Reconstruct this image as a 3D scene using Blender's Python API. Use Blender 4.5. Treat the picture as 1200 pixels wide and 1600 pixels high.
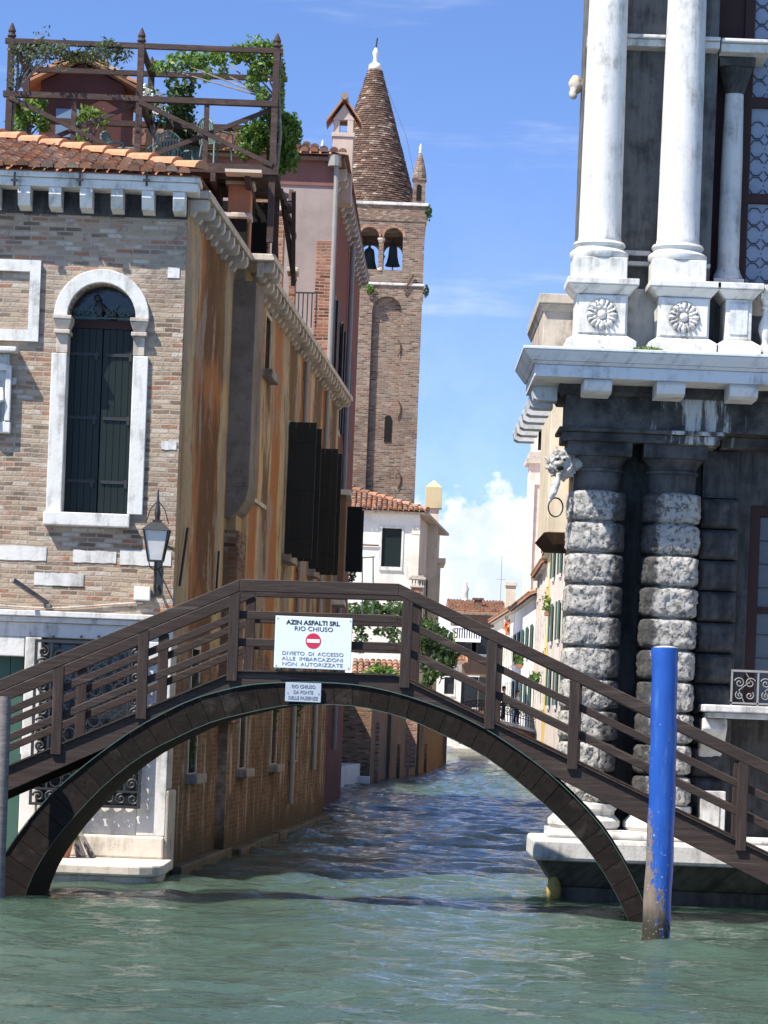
import bpy, bmesh, math, random
import numpy as np
from mathutils import Vector, Matrix, noise as mnoise
for o in list(bpy.data.objects): bpy.data.objects.remove(o)
SC = bpy.context.scene
COL = SC.collection
V = Vector
R = math.radians
# ------------------------------------------------------------------ camera, sky, sun, exposure
ROLL = R(2.2); FPX = 4500.0; PPX, PPY = 600.0, 1120.0; EYE = 2.4
cam_d = bpy.data.cameras.new('camera'); cam = bpy.data.objects.new('camera', cam_d); COL.objects.link(cam)
cam_d.sensor_fit = 'VERTICAL'; cam_d.sensor_height = 36; cam_d.sensor_width = 27
cam_d.lens = FPX/1600*36; cam_d.shift_y = (PPY-800)/1600
cam.location = (0, 0, EYE); cam.rotation_euler = (math.pi/2, -ROLL, 0)
cam_d.clip_start = 0.5; cam_d.clip_end = 9000
SC.camera = cam
LIGHT = V((1.26, 1.0, -2.25)).normalized()
sun_d = bpy.data.lights.new('sun', 'SUN'); sun = bpy.data.objects.new('sun', sun_d); COL.objects.link(sun)
sun_d.energy = 5.0; sun_d.angle = R(0.5); sun_d.color = (1.0, 0.95, 0.87)
sun.rotation_euler = LIGHT.to_track_quat('-Z', 'Y').to_euler()
SUN_EL = math.asin(-LIGHT.z); SUN_ROT = math.atan2(-LIGHT.x, -LIGHT.y)
SC.view_settings.view_transform = 'Standard'; SC.view_settings.look = 'None'
SC.view_settings.exposure = 0.95; SC.view_settings.gamma = 1.0; SC.view_settings.use_curve_mapping = False
SC.cycles.max_bounces = 8; SC.cycles.diffuse_bounces = 4; SC.cycles.glossy_bounces = 3
SC.cycles.use_denoising = True
SC.cycles.sample_clamp_indirect = 6

# ------------------------------------------------------------------ node helper
class NB:
    def __init__(s, nt): s.nt = nt
    def n(s, typ, **kw):
        nd = s.nt.nodes.new(typ)
        for k, v in kw.items(): setattr(nd, k, v)
        return nd
    def link(s, a, b): s.nt.links.new(a, b)
    def put(s, sock, v):
        if isinstance(v, bpy.types.NodeSocket): s.link(v, sock)
        elif isinstance(v, (tuple, list)) and len(v) == 3 and sock.type == 'RGBA': sock.default_value = (*v, 1)
        else: sock.default_value = v
    def math(s, op, a, b=0.0, clamp=False):
        nd = s.n('ShaderNodeMath', operation=op, use_clamp=clamp); s.put(nd.inputs[0], a); s.put(nd.inputs[1], b); return nd.outputs[0]
    def mix(s, f, a, b, mode='MIX'):
        nd = s.n('ShaderNodeMix', data_type='RGBA', blend_type=mode); s.put(nd.inputs[0], f); s.put(nd.inputs[6], a); s.put(nd.inputs[7], b); return nd.outputs[2]
    def xyz(s, v):
        nd = s.n('ShaderNodeSeparateXYZ'); s.link(v, nd.inputs[0]); return nd.outputs
    def vec(s, x, y, z):
        nd = s.n('ShaderNodeCombineXYZ'); s.put(nd.inputs[0], x); s.put(nd.inputs[1], y); s.put(nd.inputs[2], z); return nd.outputs[0]
    def pos(s): return s.n('ShaderNodeNewGeometry').outputs['Position']
    def scale(s, v, sx, sy, sz):
        nd = s.n('ShaderNodeMapping'); s.link(v, nd.inputs[0]); nd.inputs['Scale'].default_value = (sx, sy, sz); return nd.outputs[0]
    def noise(s, v, sc, det=4, rough=.6):
        nd = s.n('ShaderNodeTexNoise'); s.link(v, nd.inputs['Vector']); nd.inputs['Scale'].default_value = sc
        nd.inputs['Detail'].default_value = det; nd.inputs['Roughness'].default_value = rough; return nd.outputs[0]
    def ramp(s, f, stops):
        nd = s.n('ShaderNodeValToRGB'); s.put(nd.inputs[0], f); e = nd.color_ramp.elements
        while len(e) < len(stops): e.new(0.5)
        for i, (p, c) in enumerate(stops):
            e[i].position = p; e[i].color = (c, c, c, 1) if not isinstance(c, (tuple, list)) else (*c, 1)
        return nd.outputs[0]
    def sstep(s, f, a, b):
        nd = s.n('ShaderNodeMapRange', interpolation_type='SMOOTHSTEP'); s.put(nd.inputs[0], f)
        nd.inputs[1].default_value = a; nd.inputs[2].default_value = b; return nd.outputs[0]
    def bump(s, h, st, d=.02):
        nd = s.n('ShaderNodeBump'); s.put(nd.inputs['Height'], h); nd.inputs['Strength'].default_value = st; nd.inputs['Distance'].default_value = d; return nd.outputs[0]

def mat(name, rough=.8, spec=.3):
    m = bpy.data.materials.new(name); m.use_nodes = True; nt = m.node_tree
    b = nt.nodes['Principled BSDF']; b.inputs['Roughness'].default_value = rough; b.inputs['Specular IOR Level'].default_value = spec
    return m, NB(nt), b
def setc(nb, b, c, normal=None):
    nb.put(b.inputs['Base Color'], c)
    if normal is not None: nb.link(normal, b.inputs['Normal'])

# sky: Nishita plus far clouds
W = bpy.data.worlds.new('World'); SC.world = W; W.use_nodes = True
wb = NB(W.node_tree); bg = W.node_tree.nodes['Background']
sky = wb.n('ShaderNodeTexSky', sky_type='NISHITA'); sky.sun_disc = False
sky.sun_elevation = SUN_EL; sky.sun_rotation = SUN_ROT; sky.air_density = 1.0; sky.dust_density = .25; sky.ozone_density = 2.2
tc = wb.n('ShaderNodeTexCoord').outputs['Generated']
dx, dy, dz = wb.xyz(tc)
hz = wb.math('ADD', wb.math('MULTIPLY', wb.math('MAXIMUM', dz, 0.0), 1.9), 0.11)
nrm = wb.n('ShaderNodeVectorMath', operation='NORMALIZE'); wb.link(wb.vec(dx, dy, hz), nrm.inputs[0])
wb.link(nrm.outputs[0], sky.inputs[0])
yy = wb.math('MAXIMUM', dy, .05)
cu = wb.math('DIVIDE', dx, yy); cv = wb.math('DIVIDE', dz, yy)
cvec = wb.vec(cu, cv, wb.math('MULTIPLY', dy, .3))
n1 = wb.noise(cvec, 75, 7, .62); n2 = wb.noise(wb.scale(cvec, 7, 45, 4), 1.0, 6, .6)
def blob(cx, cy, rx, ry):
    a = wb.math('DIVIDE', wb.math('SUBTRACT', cu, cx), rx); b_ = wb.math('DIVIDE', wb.math('SUBTRACT', cv, cy), ry)
    return wb.math('SUBTRACT', 1.0, wb.math('SQRT', wb.math('ADD', wb.math('MULTIPLY', a, a), wb.math('MULTIPLY', b_, b_))))
bl = blob(.028, .042, .034, .042)
for a in ((.006, .055, .014, .024), (.044, .052, .018, .030), (.075, .045, .040, .030), (-.03, .03, .05, .022), (.03, .02, .10, .022)): bl = wb.math('MAXIMUM', bl, blob(*a))
cum = wb.sstep(wb.math('ADD', bl, wb.math('MULTIPLY', wb.math('SUBTRACT', n1, .5), 1.15)), .0, .24)
wisp = wb.math('MULTIPLY', wb.sstep(n2, .50, .78), .40)
low = wb.math('MULTIPLY', wb.sstep(cv, .24, .02), .20)
cl = wb.math('MAXIMUM', wb.math('MAXIMUM', cum, wisp), low)
shade = wb.mix(wb.sstep(wb.noise(cvec, 48, 5, .6), .35, .62), (5.0, 5.5, 6.7), (7.2, 7.3, 7.5))
skyc = wb.mix(1.0, sky.outputs[0], wb.mix(wb.sstep(dz, .02, .55), (1.20, 1.36, 1.70), (.84, .98, 1.26)), 'MULTIPLY')
wb.link(wb.mix(wb.math('MULTIPLY', cl, .92), skyc, shade), bg.inputs[0])
bg.inputs[1].default_value = 0.09

# ------------------------------------------------------------------ geometry helpers
C_, S_ = math.cos(ROLL), math.sin(ROLL)
def P(px, py, Y):
    dx, dy = px-PPX, PPY-py
    return V(((dx*C_-dy*S_)*Y/FPX, Y, EYE+(dx*S_+dy*C_)*Y/FPX))
class MB:
    def __init__(s): s.v = []; s.f = []
    def add(s, vs, fs):
        k = len(s.v); s.v += [tuple(v) for v in vs]; s.f += [tuple(i+k for i in f) for f in fs]; return s
    def obox(s, O, U, Vv, Wv):            # corner O and three edge vectors
        O = V(O); U = V(U); Vv = V(Vv); Wv = V(Wv)
        p = [O, O+U, O+U+Vv, O+Vv]; p += [q+Wv for q in p]
        if U.cross(Vv).dot(Wv) < 0: p = p[4:]+p[:4]
        return s.add(p, [(3, 2, 1, 0), (4, 5, 6, 7), (0, 1, 5, 4), (1, 2, 6, 5), (2, 3, 7, 6), (3, 0, 4, 7)])
    def box(s, x0, x1, y0, y1, z0, z1): return s.obox((x0, y0, z0), (x1-x0, 0, 0), (0, y1-y0, 0), (0, 0, z1-z0))
    def frustum(s, x0, x1, y0, y1, z0, X0, X1, Y0, Y1, z1):
        return s.add([(x0, y0, z0), (x1, y0, z0), (x1, y1, z0), (x0, y1, z0), (X0, Y0, z1), (X1, Y0, z1), (X1, Y1, z1), (X0, Y1, z1)],
                     [(3, 2, 1, 0), (4, 5, 6, 7), (0, 1, 5, 4), (1, 2, 6, 5), (2, 3, 7, 6), (3, 0, 4, 7)])
    def prism(s, poly, O, U, Vv, Wv):     # polygon (a,b) in U,V extruded along W
        O = V(O); U = V(U); Vv = V(Vv); Wv = V(Wv); n = len(poly)
        A = [O+U*a+Vv*b for a, b in poly]; B = [p+Wv for p in A]
        fs = [tuple(range(n-1, -1, -1)), tuple(range(n, 2*n))]+[(i, (i+1) % n, n+(i+1) % n, n+i) for i in range(n)]
        return s.add(A+B, fs)
    def lathe(s, prof, c, n=24, a0=0, a1=2*math.pi, fn=None, cap=True):
        full = abs(a1-a0-2*math.pi) < 1e-6; m = n if full else n+1; vs = []
        for r, z in prof:
            for i in range(m):
                a = a0+(a1-a0)*i/n; k = fn(a, z) if fn else 1
                vs.append((c[0]+r*k*math.cos(a), c[1]+r*k*math.sin(a), c[2]+z))
        fs = []
        for j in range(len(prof)-1):
            for i in range(n):
                i2 = (i+1) % m; fs.append((j*m+i, j*m+i2, (j+1)*m+i2, (j+1)*m+i))
        if cap and full: fs.append(tuple(range(m-1, -1, -1))); fs.append(tuple((len(prof)-1)*m+i for i in range(m)))
        return s.add(vs, fs)
    def tube(s, path, r, n=8):
        pts = [V(p) for p in path]; vs = []; fs = []
        rr = r if isinstance(r, (list, tuple)) else [r]*len(pts)
        up0 = None
        for i, p in enumerate(pts):
            d = (pts[min(i+1, len(pts)-1)]-pts[max(i-1, 0)])
            d = d.normalized() if d.length > 1e-9 else V((0, 0, 1))
            if up0 is None: up0 = V((0, 0, 1)) if abs(d.z) < .9 else V((1, 0, 0))
            a = d.cross(up0)
            if a.length < 1e-5: a = d.orthogonal()
            a.normalize(); b = a.cross(d); up0 = b
            for k in range(n):
                t = 2*math.pi*k/n; vs.append(p+a*math.cos(t)*rr[i]+b*math.sin(t)*rr[i])
        for i in range(len(pts)-1):
            for k in range(n): fs.append((i*n+k, i*n+(k+1) % n, (i+1)*n+(k+1) % n, (i+1)*n+k))
        fs.append(tuple(range(n-1, -1, -1))); fs.append(tuple((len(pts)-1)*n+k for k in range(n)))
        return s.add(vs, fs)
    def bar(s, p, q, w, h, up=(0, 0, 1), wd=None):   # rectangular bar, w sideways, h along up
        p = V(p); q = V(q); d = q-p
        a = V(wd).normalized() if wd is not None else d.cross(V(up)).normalized()
        u = V(up) if wd is not None else a.cross(d).normalized()
        return s.obox(p-a*w/2-u*h/2, a*w, u*h, d)
    def ball(s, c, rx, ry=None, rz=None, n=12, m=8):
        ry = ry or rx; rz = rz or rx
        vs = [(c[0], c[1], c[2]-rz)]; fs = []
        for j in range(1, m):
            t = math.pi*j/m
            for i in range(n): a = 2*math.pi*i/n; vs.append((c[0]+rx*math.sin(t)*math.cos(a), c[1]+ry*math.sin(t)*math.sin(a), c[2]-rz*math.cos(t)))
        vs.append((c[0], c[1], c[2]+rz)); L = len(vs)-1
        for i in range(n):
            fs.append((0, 1+(i+1) % n, 1+i)); fs.append((L, 1+(m-2)*n+i, 1+(m-2)*n+(i+1) % n))
        for j in range(m-2):
            for i in range(n): fs.append((1+j*n+i, 1+j*n+(i+1) % n, 1+(j+1)*n+(i+1) % n, 1+(j+1)*n+i))
        return s.add(vs, fs)
    def build(s, name, m, parent=None, smooth=False, bevel=0, fix=True, auto=None):
        me = bpy.data.meshes.new(name); me.from_pydata(s.v, [], s.f); me.update()
        if fix:
            bm = bmesh.new(); bm.from_mesh(me); bmesh.ops.recalc_face_normals(bm, faces=bm.faces); bm.to_mesh(me); bm.free()
        if m is not None: me.materials.append(m)
        if smooth: me.polygons.foreach_set('use_smooth', [True]*len(me.polygons))
        o = bpy.data.objects.new(name, me); COL.objects.link(o)
        if auto: me.set_sharp_from_angle(angle=R(auto))
        if bevel:
            b = o.modifiers.new('bevel', 'BEVEL'); b.width = bevel; b.segments = 2; b.limit_method = 'ANGLE'; b.angle_limit = R(40)
        if parent is not None: attach(o, parent)
        return o
def world_mat(o):
    return (world_mat(o.parent) @ o.matrix_parent_inverse if o.parent else Matrix.Identity(4)) @ o.matrix_basis
def attach(o, parent):
    M_ = world_mat(parent); o.parent = parent; o.matrix_parent_inverse = M_.inverted()
def tag(o, label, cat, group=None, kind=None):
    o['label'] = label; o['category'] = cat
    if group: o['group'] = group
    if kind: o['kind'] = kind
    return o
def thing(name, label, cat, loc=(0, 0, 0), group=None):
    o = bpy.data.objects.new(name, None); COL.objects.link(o); o.location = loc; o.empty_display_size = .3
    return tag(o, label, cat, group)
def copy_tree(o, parent=None):
    c = o.copy(); COL.objects.link(c)
    if parent is not None: c.parent = parent
    for ch in list(o.children): copy_tree(ch, c)
    return c
CLOUDS = bpy.data.textures.new('carving', 'CLOUDS'); CLOUDS.noise_scale = .09; CLOUDS.noise_depth = 3
def sculpt(o, vox, st):
    r = o.modifiers.new('remesh', 'REMESH'); r.mode = 'VOXEL'; r.voxel_size = vox; r.use_smooth_shade = True
    d = o.modifiers.new('carve', 'DISPLACE'); d.texture = CLOUDS; d.strength = st; d.texture_coords = 'LOCAL'
def inst(proto, parent, loc, rz=0):
    c = bpy.data.objects.new(proto.name.split('.')[0], proto.data); COL.objects.link(c); c.location = loc; c.rotation_euler = (0, 0, rz)
    if parent is not None: attach(c, parent)
    return c
def curve_mesh(cu):
    o = bpy.data.objects.new('tmp', cu); COL.objects.link(o)
    bpy.context.view_layer.update()
    me = bpy.data.meshes.new_from_object(o.evaluated_get(bpy.context.evaluated_depsgraph_get()))
    vs = [v.co.copy() for v in me.vertices]; fs = [tuple(p.vertices) for p in me.polygons]
    bpy.data.objects.remove(o); bpy.data.curves.remove(cu); bpy.data.meshes.remove(me); return vs, fs
def plate(mb, outer, holes, O, U, Vv, Wv, depth):   # flat slab with holes; front face at O, thickness along W
    cu = bpy.data.curves.new('c', 'CURVE'); cu.dimensions = '2D'; cu.fill_mode = 'BOTH'; cu.extrude = depth/2
    for poly in [outer]+list(holes):
        sp = cu.splines.new('POLY'); sp.points.add(len(poly)-1); sp.use_cyclic_u = True
        for p, (a, b) in zip(sp.points, poly): p.co = (a, b, 0, 1)
    vs, fs = curve_mesh(cu); O = V(O); U = V(U); Vv = V(Vv); Wv = V(Wv)
    return mb.add([O+U*v.x+Vv*v.y+Wv*(v.z+depth/2) for v in vs], fs)
def lettering(mb, body, size, c, U=(1, 0, 0), Vv=(0, 0, 1), Wv=(0, -1, 0), width=None, bold=0, th=.002):
    cu = bpy.data.curves.new('t', 'FONT'); cu.body = body; cu.size = size; cu.align_x = 'CENTER'; cu.align_y = 'CENTER'; cu.extrude = th; cu.offset = bold; cu.fill_mode = 'BOTH'
    vs, fs = curve_mesh(cu); k = 1
    if width:
        w = max(v.x for v in vs)-min(v.x for v in vs); k = width/w
    c = V(c); U = V(U); Vv = V(Vv); Wv = V(Wv)
    return mb.add([c+U*v.x*k+Vv*v.y+Wv*v.z for v in vs], fs)
def rect(a0, a1, b0, b1): return [(a0, b0), (a1, b0), (a1, b1), (a0, b1)]
def arch_poly(a0, a1, b0, bs, n=20):     # rectangle with round head springing at bs
    c = (a0+a1)/2; r = (a1-a0)/2
    return [(a0, b0), (a1, b0)]+[(c+r*math.cos(math.pi*i/n), bs+r*math.sin(math.pi*i/n)) for i in range(n+1)]
def tiles(mb, O, U, Vv, w, span, du=.2, dl=.36, r=.1, seed=1):
    rnd = random.Random(seed); O = V(O); U = V(U).normalized(); Vv = V(Vv).normalized(); N = U.cross(Vv).normalized()
    if N.z < 0: N = -N
    for i in range(int(w/du)):
        u = (i+.5)*du; s = span(u)
        if not s or s[1]-s[0] < .1: continue
        v = s[0]
        while v < s[1]-.05:
            l = min(dl*1.12, s[1]-v); vs = []; jr = rnd.uniform(-.012, .012); ju = rnd.uniform(-.012, .012); tw = rnd.uniform(-.012, .012)
            for e, (vv, rr, lift) in enumerate(((v, r*1.0, .05+jr), (v+l, r*.82, .012+jr))):
                for k in range(6):
                    a = math.pi*k/5
                    vs.append(O+U*(u+ju+tw*e-math.cos(a)*rr)+Vv*vv+N*(math.sin(a)*rr*.85+lift))
            k0 = 12
            for k in range(6): vs.append(vs[k]-N*.016)
            fs = [(k, k+1, k+7, k+6) for k in range(5)]+[(k0+k, k0+k+1, k+1, k) for k in range(5)]+[(k0+5, k0+4, k0+3, k0+2, k0+1, k0)]
            mb.add(vs, fs); v += dl
def leaves(blobs, size, seed=1, flat=.0, droop=0.0):
    rs = np.random.RandomState(seed); mb = MB(); vs = []; fs = []; k = 0
    for (c, rad, n) in blobs:
        d = rs.normal(size=(n, 3)); d /= np.linalg.norm(d, axis=1)[:, None]
        rr = rs.uniform(.25, 1, n)**.45
        wob = 1+.3*np.sin(d[:, 0]*5+c[0]*3+seed)*np.sin(d[:, 2]*6+d[:, 1]*4+seed)
        p = np.array(c)+d*np.array(rad)*(rr*wob)[:, None]
        a = rs.normal(size=(n, 3)); a /= np.linalg.norm(a, axis=1)[:, None]
        b = np.cross(a, rs.normal(size=(n, 3))); b /= np.linalg.norm(b, axis=1)[:, None]
        sz = size*rs.uniform(.55, 1.25, n)
        for i in range(n):
            A = a[i]*sz[i]; B = b[i]*sz[i]*.55; q = p[i]
            vs += [tuple(q-A), tuple(q-B*.9+A*.1), tuple(q+A), tuple(q+B*.9+A*.1)]
            fs.append((k, k+1, k+2, k+3)); k += 4
    mb.v = vs; mb.f = fs; return mb

# ------------------------------------------------------------------ materials
def m_brick(name, c1, c2, mortar, patch, pale=(.5, .45, .38), scale=1.0, bw=.25, rh=.075, palef=.5, stain=None, bump=.5):
    m, nb, b = mat(name, .92, .15); p = nb.pos(); x, y, z = nb.xyz(p)
    wob = nb.math('MULTIPLY', nb.math('SUBTRACT', nb.noise(p, 1.3, 3), .5), .06)
    uv = nb.vec(nb.math('ADD', x, y), nb.math('ADD', z, wob), 0.0)
    bt = nb.n('ShaderNodeTexBrick'); nb.link(uv, bt.inputs['Vector']); bt.inputs['Scale'].default_value = scale
    nb.put(bt.inputs['Color1'], (0., 0., 0.)); nb.put(bt.inputs['Color2'], (1., 1., 1.)); nb.put(bt.inputs['Mortar'], (.5, .5, .5))
    bt.inputs['Mortar Size'].default_value = rh*.17; bt.inputs['Mortar Smooth'].default_value = .4; bt.inputs['Bias'].default_value = 0
    bt.inputs['Brick Width'].default_value = bw; bt.inputs['Row Height'].default_value = rh
    t = nb.math('ADD', nb.xyz(bt.outputs[0])[0], nb.math('MULTIPLY', nb.math('SUBTRACT', nb.noise(p, 1.1, 4, .6), .5), .7))
    dk = tuple(k*.55 for k in c2); l_ = palef
    c = nb.ramp(t, [(.02, dk), (.16, c2), (.45, c1), (.66, tuple(k*1.12 for k in c1)), (.80, tuple(u*(1-l_)+v*l_ for u, v in zip(c1, pale))), (.90, patch), (1.0, tuple(u*.5+v*.5 for u, v in zip(patch, c2)))])
    c = nb.mix(nb.math('MULTIPLY', bt.outputs['Fac'], .85), c, mortar)
    c = nb.mix(nb.sstep(nb.noise(p, .9, 5, .65), .50, .68), c, nb.mix(.55, c, mortar))
    c = nb.mix(nb.math('MULTIPLY', nb.sstep(nb.noise(p, 9, 4, .7), .52, .72), .55), c, (.10, .085, .07))
    c = nb.mix(nb.math('MULTIPLY', nb.sstep(nb.noise(p, 2.3, 4, .7), .56, .7), .28), c, patch)
    c = nb.mix(nb.math('MULTIPLY', nb.sstep(nb.noise(p, .33, 6, .7), .47, .66), .5), c, tuple(k*.5 for k in c2))
    if stain is not None:   # low damp band: (z0, z1, colour)
        f = nb.math('ADD', z, nb.math('MULTIPLY', nb.math('SUBTRACT', nb.noise(p, 1.2, 5), .5), 1.1))
        c = nb.mix(nb.math('MULTIPLY', nb.sstep(f, stain[1], stain[0]), .8), c, stain[2])
    h = nb.math('ADD', nb.math('MULTIPLY', bt.outputs['Fac'], -1.0), nb.math('MULTIPLY', nb.noise(p, 22, 4, .7), 1.6))
    setc(nb, b, c, nb.bump(h, bump, .02)); return m
def m_plaster(name, col, dirt=(.12, .1, .08), amt=.5, streak=True, col2=None, bump=.25, spec=.15):
    m, nb, b = mat(name, .9, spec); p = nb.pos(); x, y, z = nb.xyz(p)
    c = nb.mix(nb.sstep(nb.noise(p, .8, 5, .65), .40, .66), col, col2 or tuple(k*.8 for k in col))
    sv = nb.vec(nb.math('MULTIPLY', nb.math('ADD', x, y), 4.5), nb.math('MULTIPLY', z, .45), 0.0)
    f = nb.math('MULTIPLY', nb.sstep(nb.noise(sv if streak else nb.scale(p, 3, 3, 3), 1.0, 6, .65), .52, .74), amt)
    c = nb.mix(f, c, dirt)
    c = nb.mix(nb.math('MULTIPLY', nb.sstep(nb.noise(p, 14, 4, .7), .58, .7), amt*.7), c, dirt)
    setc(nb, b, c, nb.bump(nb.noise(p, 12, 6, .7), bump, .02)); return m
def m_flat(name, col, rough=.7, var=.25, sc=6, bump=.15, spec=.3, metal=0):
    m, nb, b = mat(name, rough, spec); p = nb.pos()
    c = nb.mix(nb.noise(p, sc, 5, .65), tuple(k*(1-var) for k in col), tuple(min(1, k*(1+var)) for k in col))
    setc(nb, b, c, nb.bump(nb.noise(p, sc*4, 4, .7), bump, .01)); b.inputs['Metallic'].default_value = metal; return m
def m_stone(name, pale, grime, amt, sc=2.5, bump=.35, bsc=18, veins=True):
    m, nb, b = mat(name, .75, .25); p = nb.pos(); x, y, z = nb.xyz(p)
    base = nb.mix(nb.noise(p, 1.7, 5, .6), tuple(k*.86 for k in pale), pale)
    sv = nb.vec(nb.math('MULTIPLY', nb.math('ADD', x, nb.math('MULTIPLY', y, 1.0)), 6), nb.math('MULTIPLY', z, .8), 0.0)
    f = nb.math('ADD', nb.math('MULTIPLY', nb.noise(sv, 1.0, 6, .7), .55), nb.math('MULTIPLY', nb.noise(p, sc, 7, .7), .55))
    c = nb.mix(nb.math('MULTIPLY', nb.sstep(f, .62-.3*amt, .80-.22*amt), min(1, .55+amt*.5)), base, grime)
    if veins: c = nb.mix(nb.math('MULTIPLY', nb.sstep(nb.noise(nb.scale(p, 2, 2, 9), 2.0, 5, .7), .60, .72), .3), c, tuple(k*.6 for k in pale))
    setc(nb, b, c, nb.bump(nb.noise(p, bsc, 6, .75), bump, .02)); return m
def m_tile(name):
    m, nb, b = mat(name, .85, .2); p = nb.pos(); g = nb.n('ShaderNodeNewGeometry').outputs['Random Per Island']
    c = nb.ramp(g, [(0, (.15, .08, .05)), (.3, (.29, .135, .075)), (.55, (.37, .175, .095)), (.75, (.34, .22, .15)), (.9, (.22, .15, .11)), (1, (.42, .28, .19))])
    c = nb.mix(nb.math('MULTIPLY', nb.sstep(nb.noise(p, 5, 5, .7), .48, .66), .6), c, (.11, .085, .065))
    setc(nb, b, c, nb.bump(nb.noise(p, 30, 4, .7), .3, .01)); return m
def m_leaf(name, a, b_, yel=None, trans=.3):
    m, nb, b = mat(name, .55, .3); p = nb.pos(); g = nb.n('ShaderNodeNewGeometry').outputs['Random Per Island']
    c = nb.mix(nb.math('ADD', nb.math('MULTIPLY', g, .6), nb.math('MULTIPLY', nb.noise(p, 2.5, 3), .4)), a, b_)
    if yel: c = nb.mix(nb.sstep(g, .86, .9), c, yel)
    setc(nb, b, c); t = nb.n('ShaderNodeBsdfTranslucent'); nb.put(t.inputs[0], nb.mix(.5, c, (.25, .4, .05), 'MIX'))
    mx = nb.n('ShaderNodeMixShader'); mx.inputs[0].default_value = trans; nb.link(b.outputs[0], mx.inputs[1]); nb.link(t.outputs[0], mx.inputs[2])
    nb.link(mx.outputs[0], m.node_tree.nodes['Material Output'].inputs[0]); return m
def m_wood(name, a, b_, grain=1.0, rough=.75, spec=.25, along=(5, 5, 22), bleach=None):
    m, nb, b = mat(name, rough, spec); p = nb.pos(); gn = nb.n('ShaderNodeNewGeometry'); g = gn.outputs['Random Per Island']
    off = nb.n('ShaderNodeVectorMath', operation='ADD'); nb.link(p, off.inputs[0]); nb.link(nb.vec(nb.math('MULTIPLY', g, 37.0), nb.math('MULTIPLY', g, 11.0), 0.0), off.inputs[1]); q = off.outputs[0]
    ns = nb.noise(nb.scale(q, *along), grain, 7, .72)
    c = nb.mix(nb.math('ADD', nb.math('MULTIPLY', nb.sstep(ns, .25, .75), .65), nb.math('MULTIPLY', g, .35)), a, b_)
    c = nb.mix(nb.math('MULTIPLY', nb.sstep(nb.noise(nb.scale(q, *[k*.35 for k in along]), 1.0, 6, .7), .54, .70), .55), c, tuple(min(1, k*1.7+.015) for k in b_))
    c = nb.mix(nb.math('MULTIPLY', nb.sstep(nb.noise(nb.scale(q, *[k*2.2 for k in along]), 1.0, 4, .7), .60, .66), .8), c, tuple(k*.35 for k in a))
    if bleach:
        nz = nb.xyz(gn.outputs['True Normal'])[2]; c = nb.mix(nb.math('MULTIPLY', nb.sstep(nz, .35, .8), nb.sstep(nb.noise(q, 3, 5, .7), .3, .6)), c, bleach)
    setc(nb, b, c, nb.bump(ns, .6, .012)); return m

def m_runs(name):     # black crusted stone with white wash runs at one spot
    m, nb, b = mat(name, .8, .2); p = nb.pos(); x, y, z = nb.xyz(p)
    c = nb.mix(nb.sstep(nb.noise(p, 1.8, 6, .7), .35, .7), (.022, .022, .022), (.105, .10, .095))
    f = nb.noise(nb.vec(nb.math('MULTIPLY', x, 8), nb.math('MULTIPLY', y, 8), nb.math('MULTIPLY', z, 1.1)), 1.0, 6, .7)
    w = nb.math('SUBTRACT', 1.0, nb.math('MULTIPLY', nb.math('ABSOLUTE', nb.math('SUBTRACT', x, 4.15)), 1.15))
    c = nb.mix(nb.math('MULTIPLY', nb.sstep(nb.math('ADD', f, nb.math('MULTIPLY', nb.math('MAXIMUM', w, -.35), .26)), .66, .80), .9), c, (.46, .46, .44))
    setc(nb, b, c, nb.bump(nb.noise(p, 16, 6, .75), .4, .02)); return m
PALE_BRICK = m_brick('old_brick', (.36, .27, .185), (.27, .185, .125), (.31, .27, .22), (.31, .14, .08), pale=(.50, .45, .37), palef=.7, bw=.24, rh=.068)
BROWN_BRICK = m_brick('damp_brick', (.21, .115, .07), (.15, .08, .048), (.2, .155, .11), (.24, .115, .06), palef=.3, stain=(.15, 1.1, (.05, .04, .025)))  # reddish-brown brick with a darker damp band low down
TOWER_BRICK = m_brick('tower_brick', (.195, .14, .102), (.135, .09, .066), (.225, .19, .15), (.19, .09, .06), pale=(.33, .27, .21), palef=.7, bw=.36, rh=.11)
RED_BRICK = m_brick('red_brick', (.25, .11, .07), (.18, .075, .048), (.33, .26, .2), (.42, .2, .12), palef=.3)
ISTRIA = m_stone('pale_stone', (.62, .60, .555), (.15, .14, .12), .34)
ISTRIA_DULL = m_stone('weathered_stone', (.58, .56, .52), (.14, .13, .115), .36)
ISTRIA_WARM = m_stone('warm_stone', (.50, .43, .35), (.15, .12, .09), .4)
QUAY = m_stone('quay_stone', (.62, .55, .46), (.16, .14, .11), .3)
CRUST = m_stone('blackened_stone', (.085, .082, .078), (.018, .018, .018), .62, veins=False)
SILL = m_stone('dirty_sill', (.30, .27, .23), (.07, .06, .05), .5)
CRUST_WHITE = m_runs('streaked_stone')
RUSTIC = m_stone('rough_stone', (.60, .57, .52), (.075, .07, .066), .42, sc=7, bump=1.0, bsc=26, veins=False)
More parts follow.
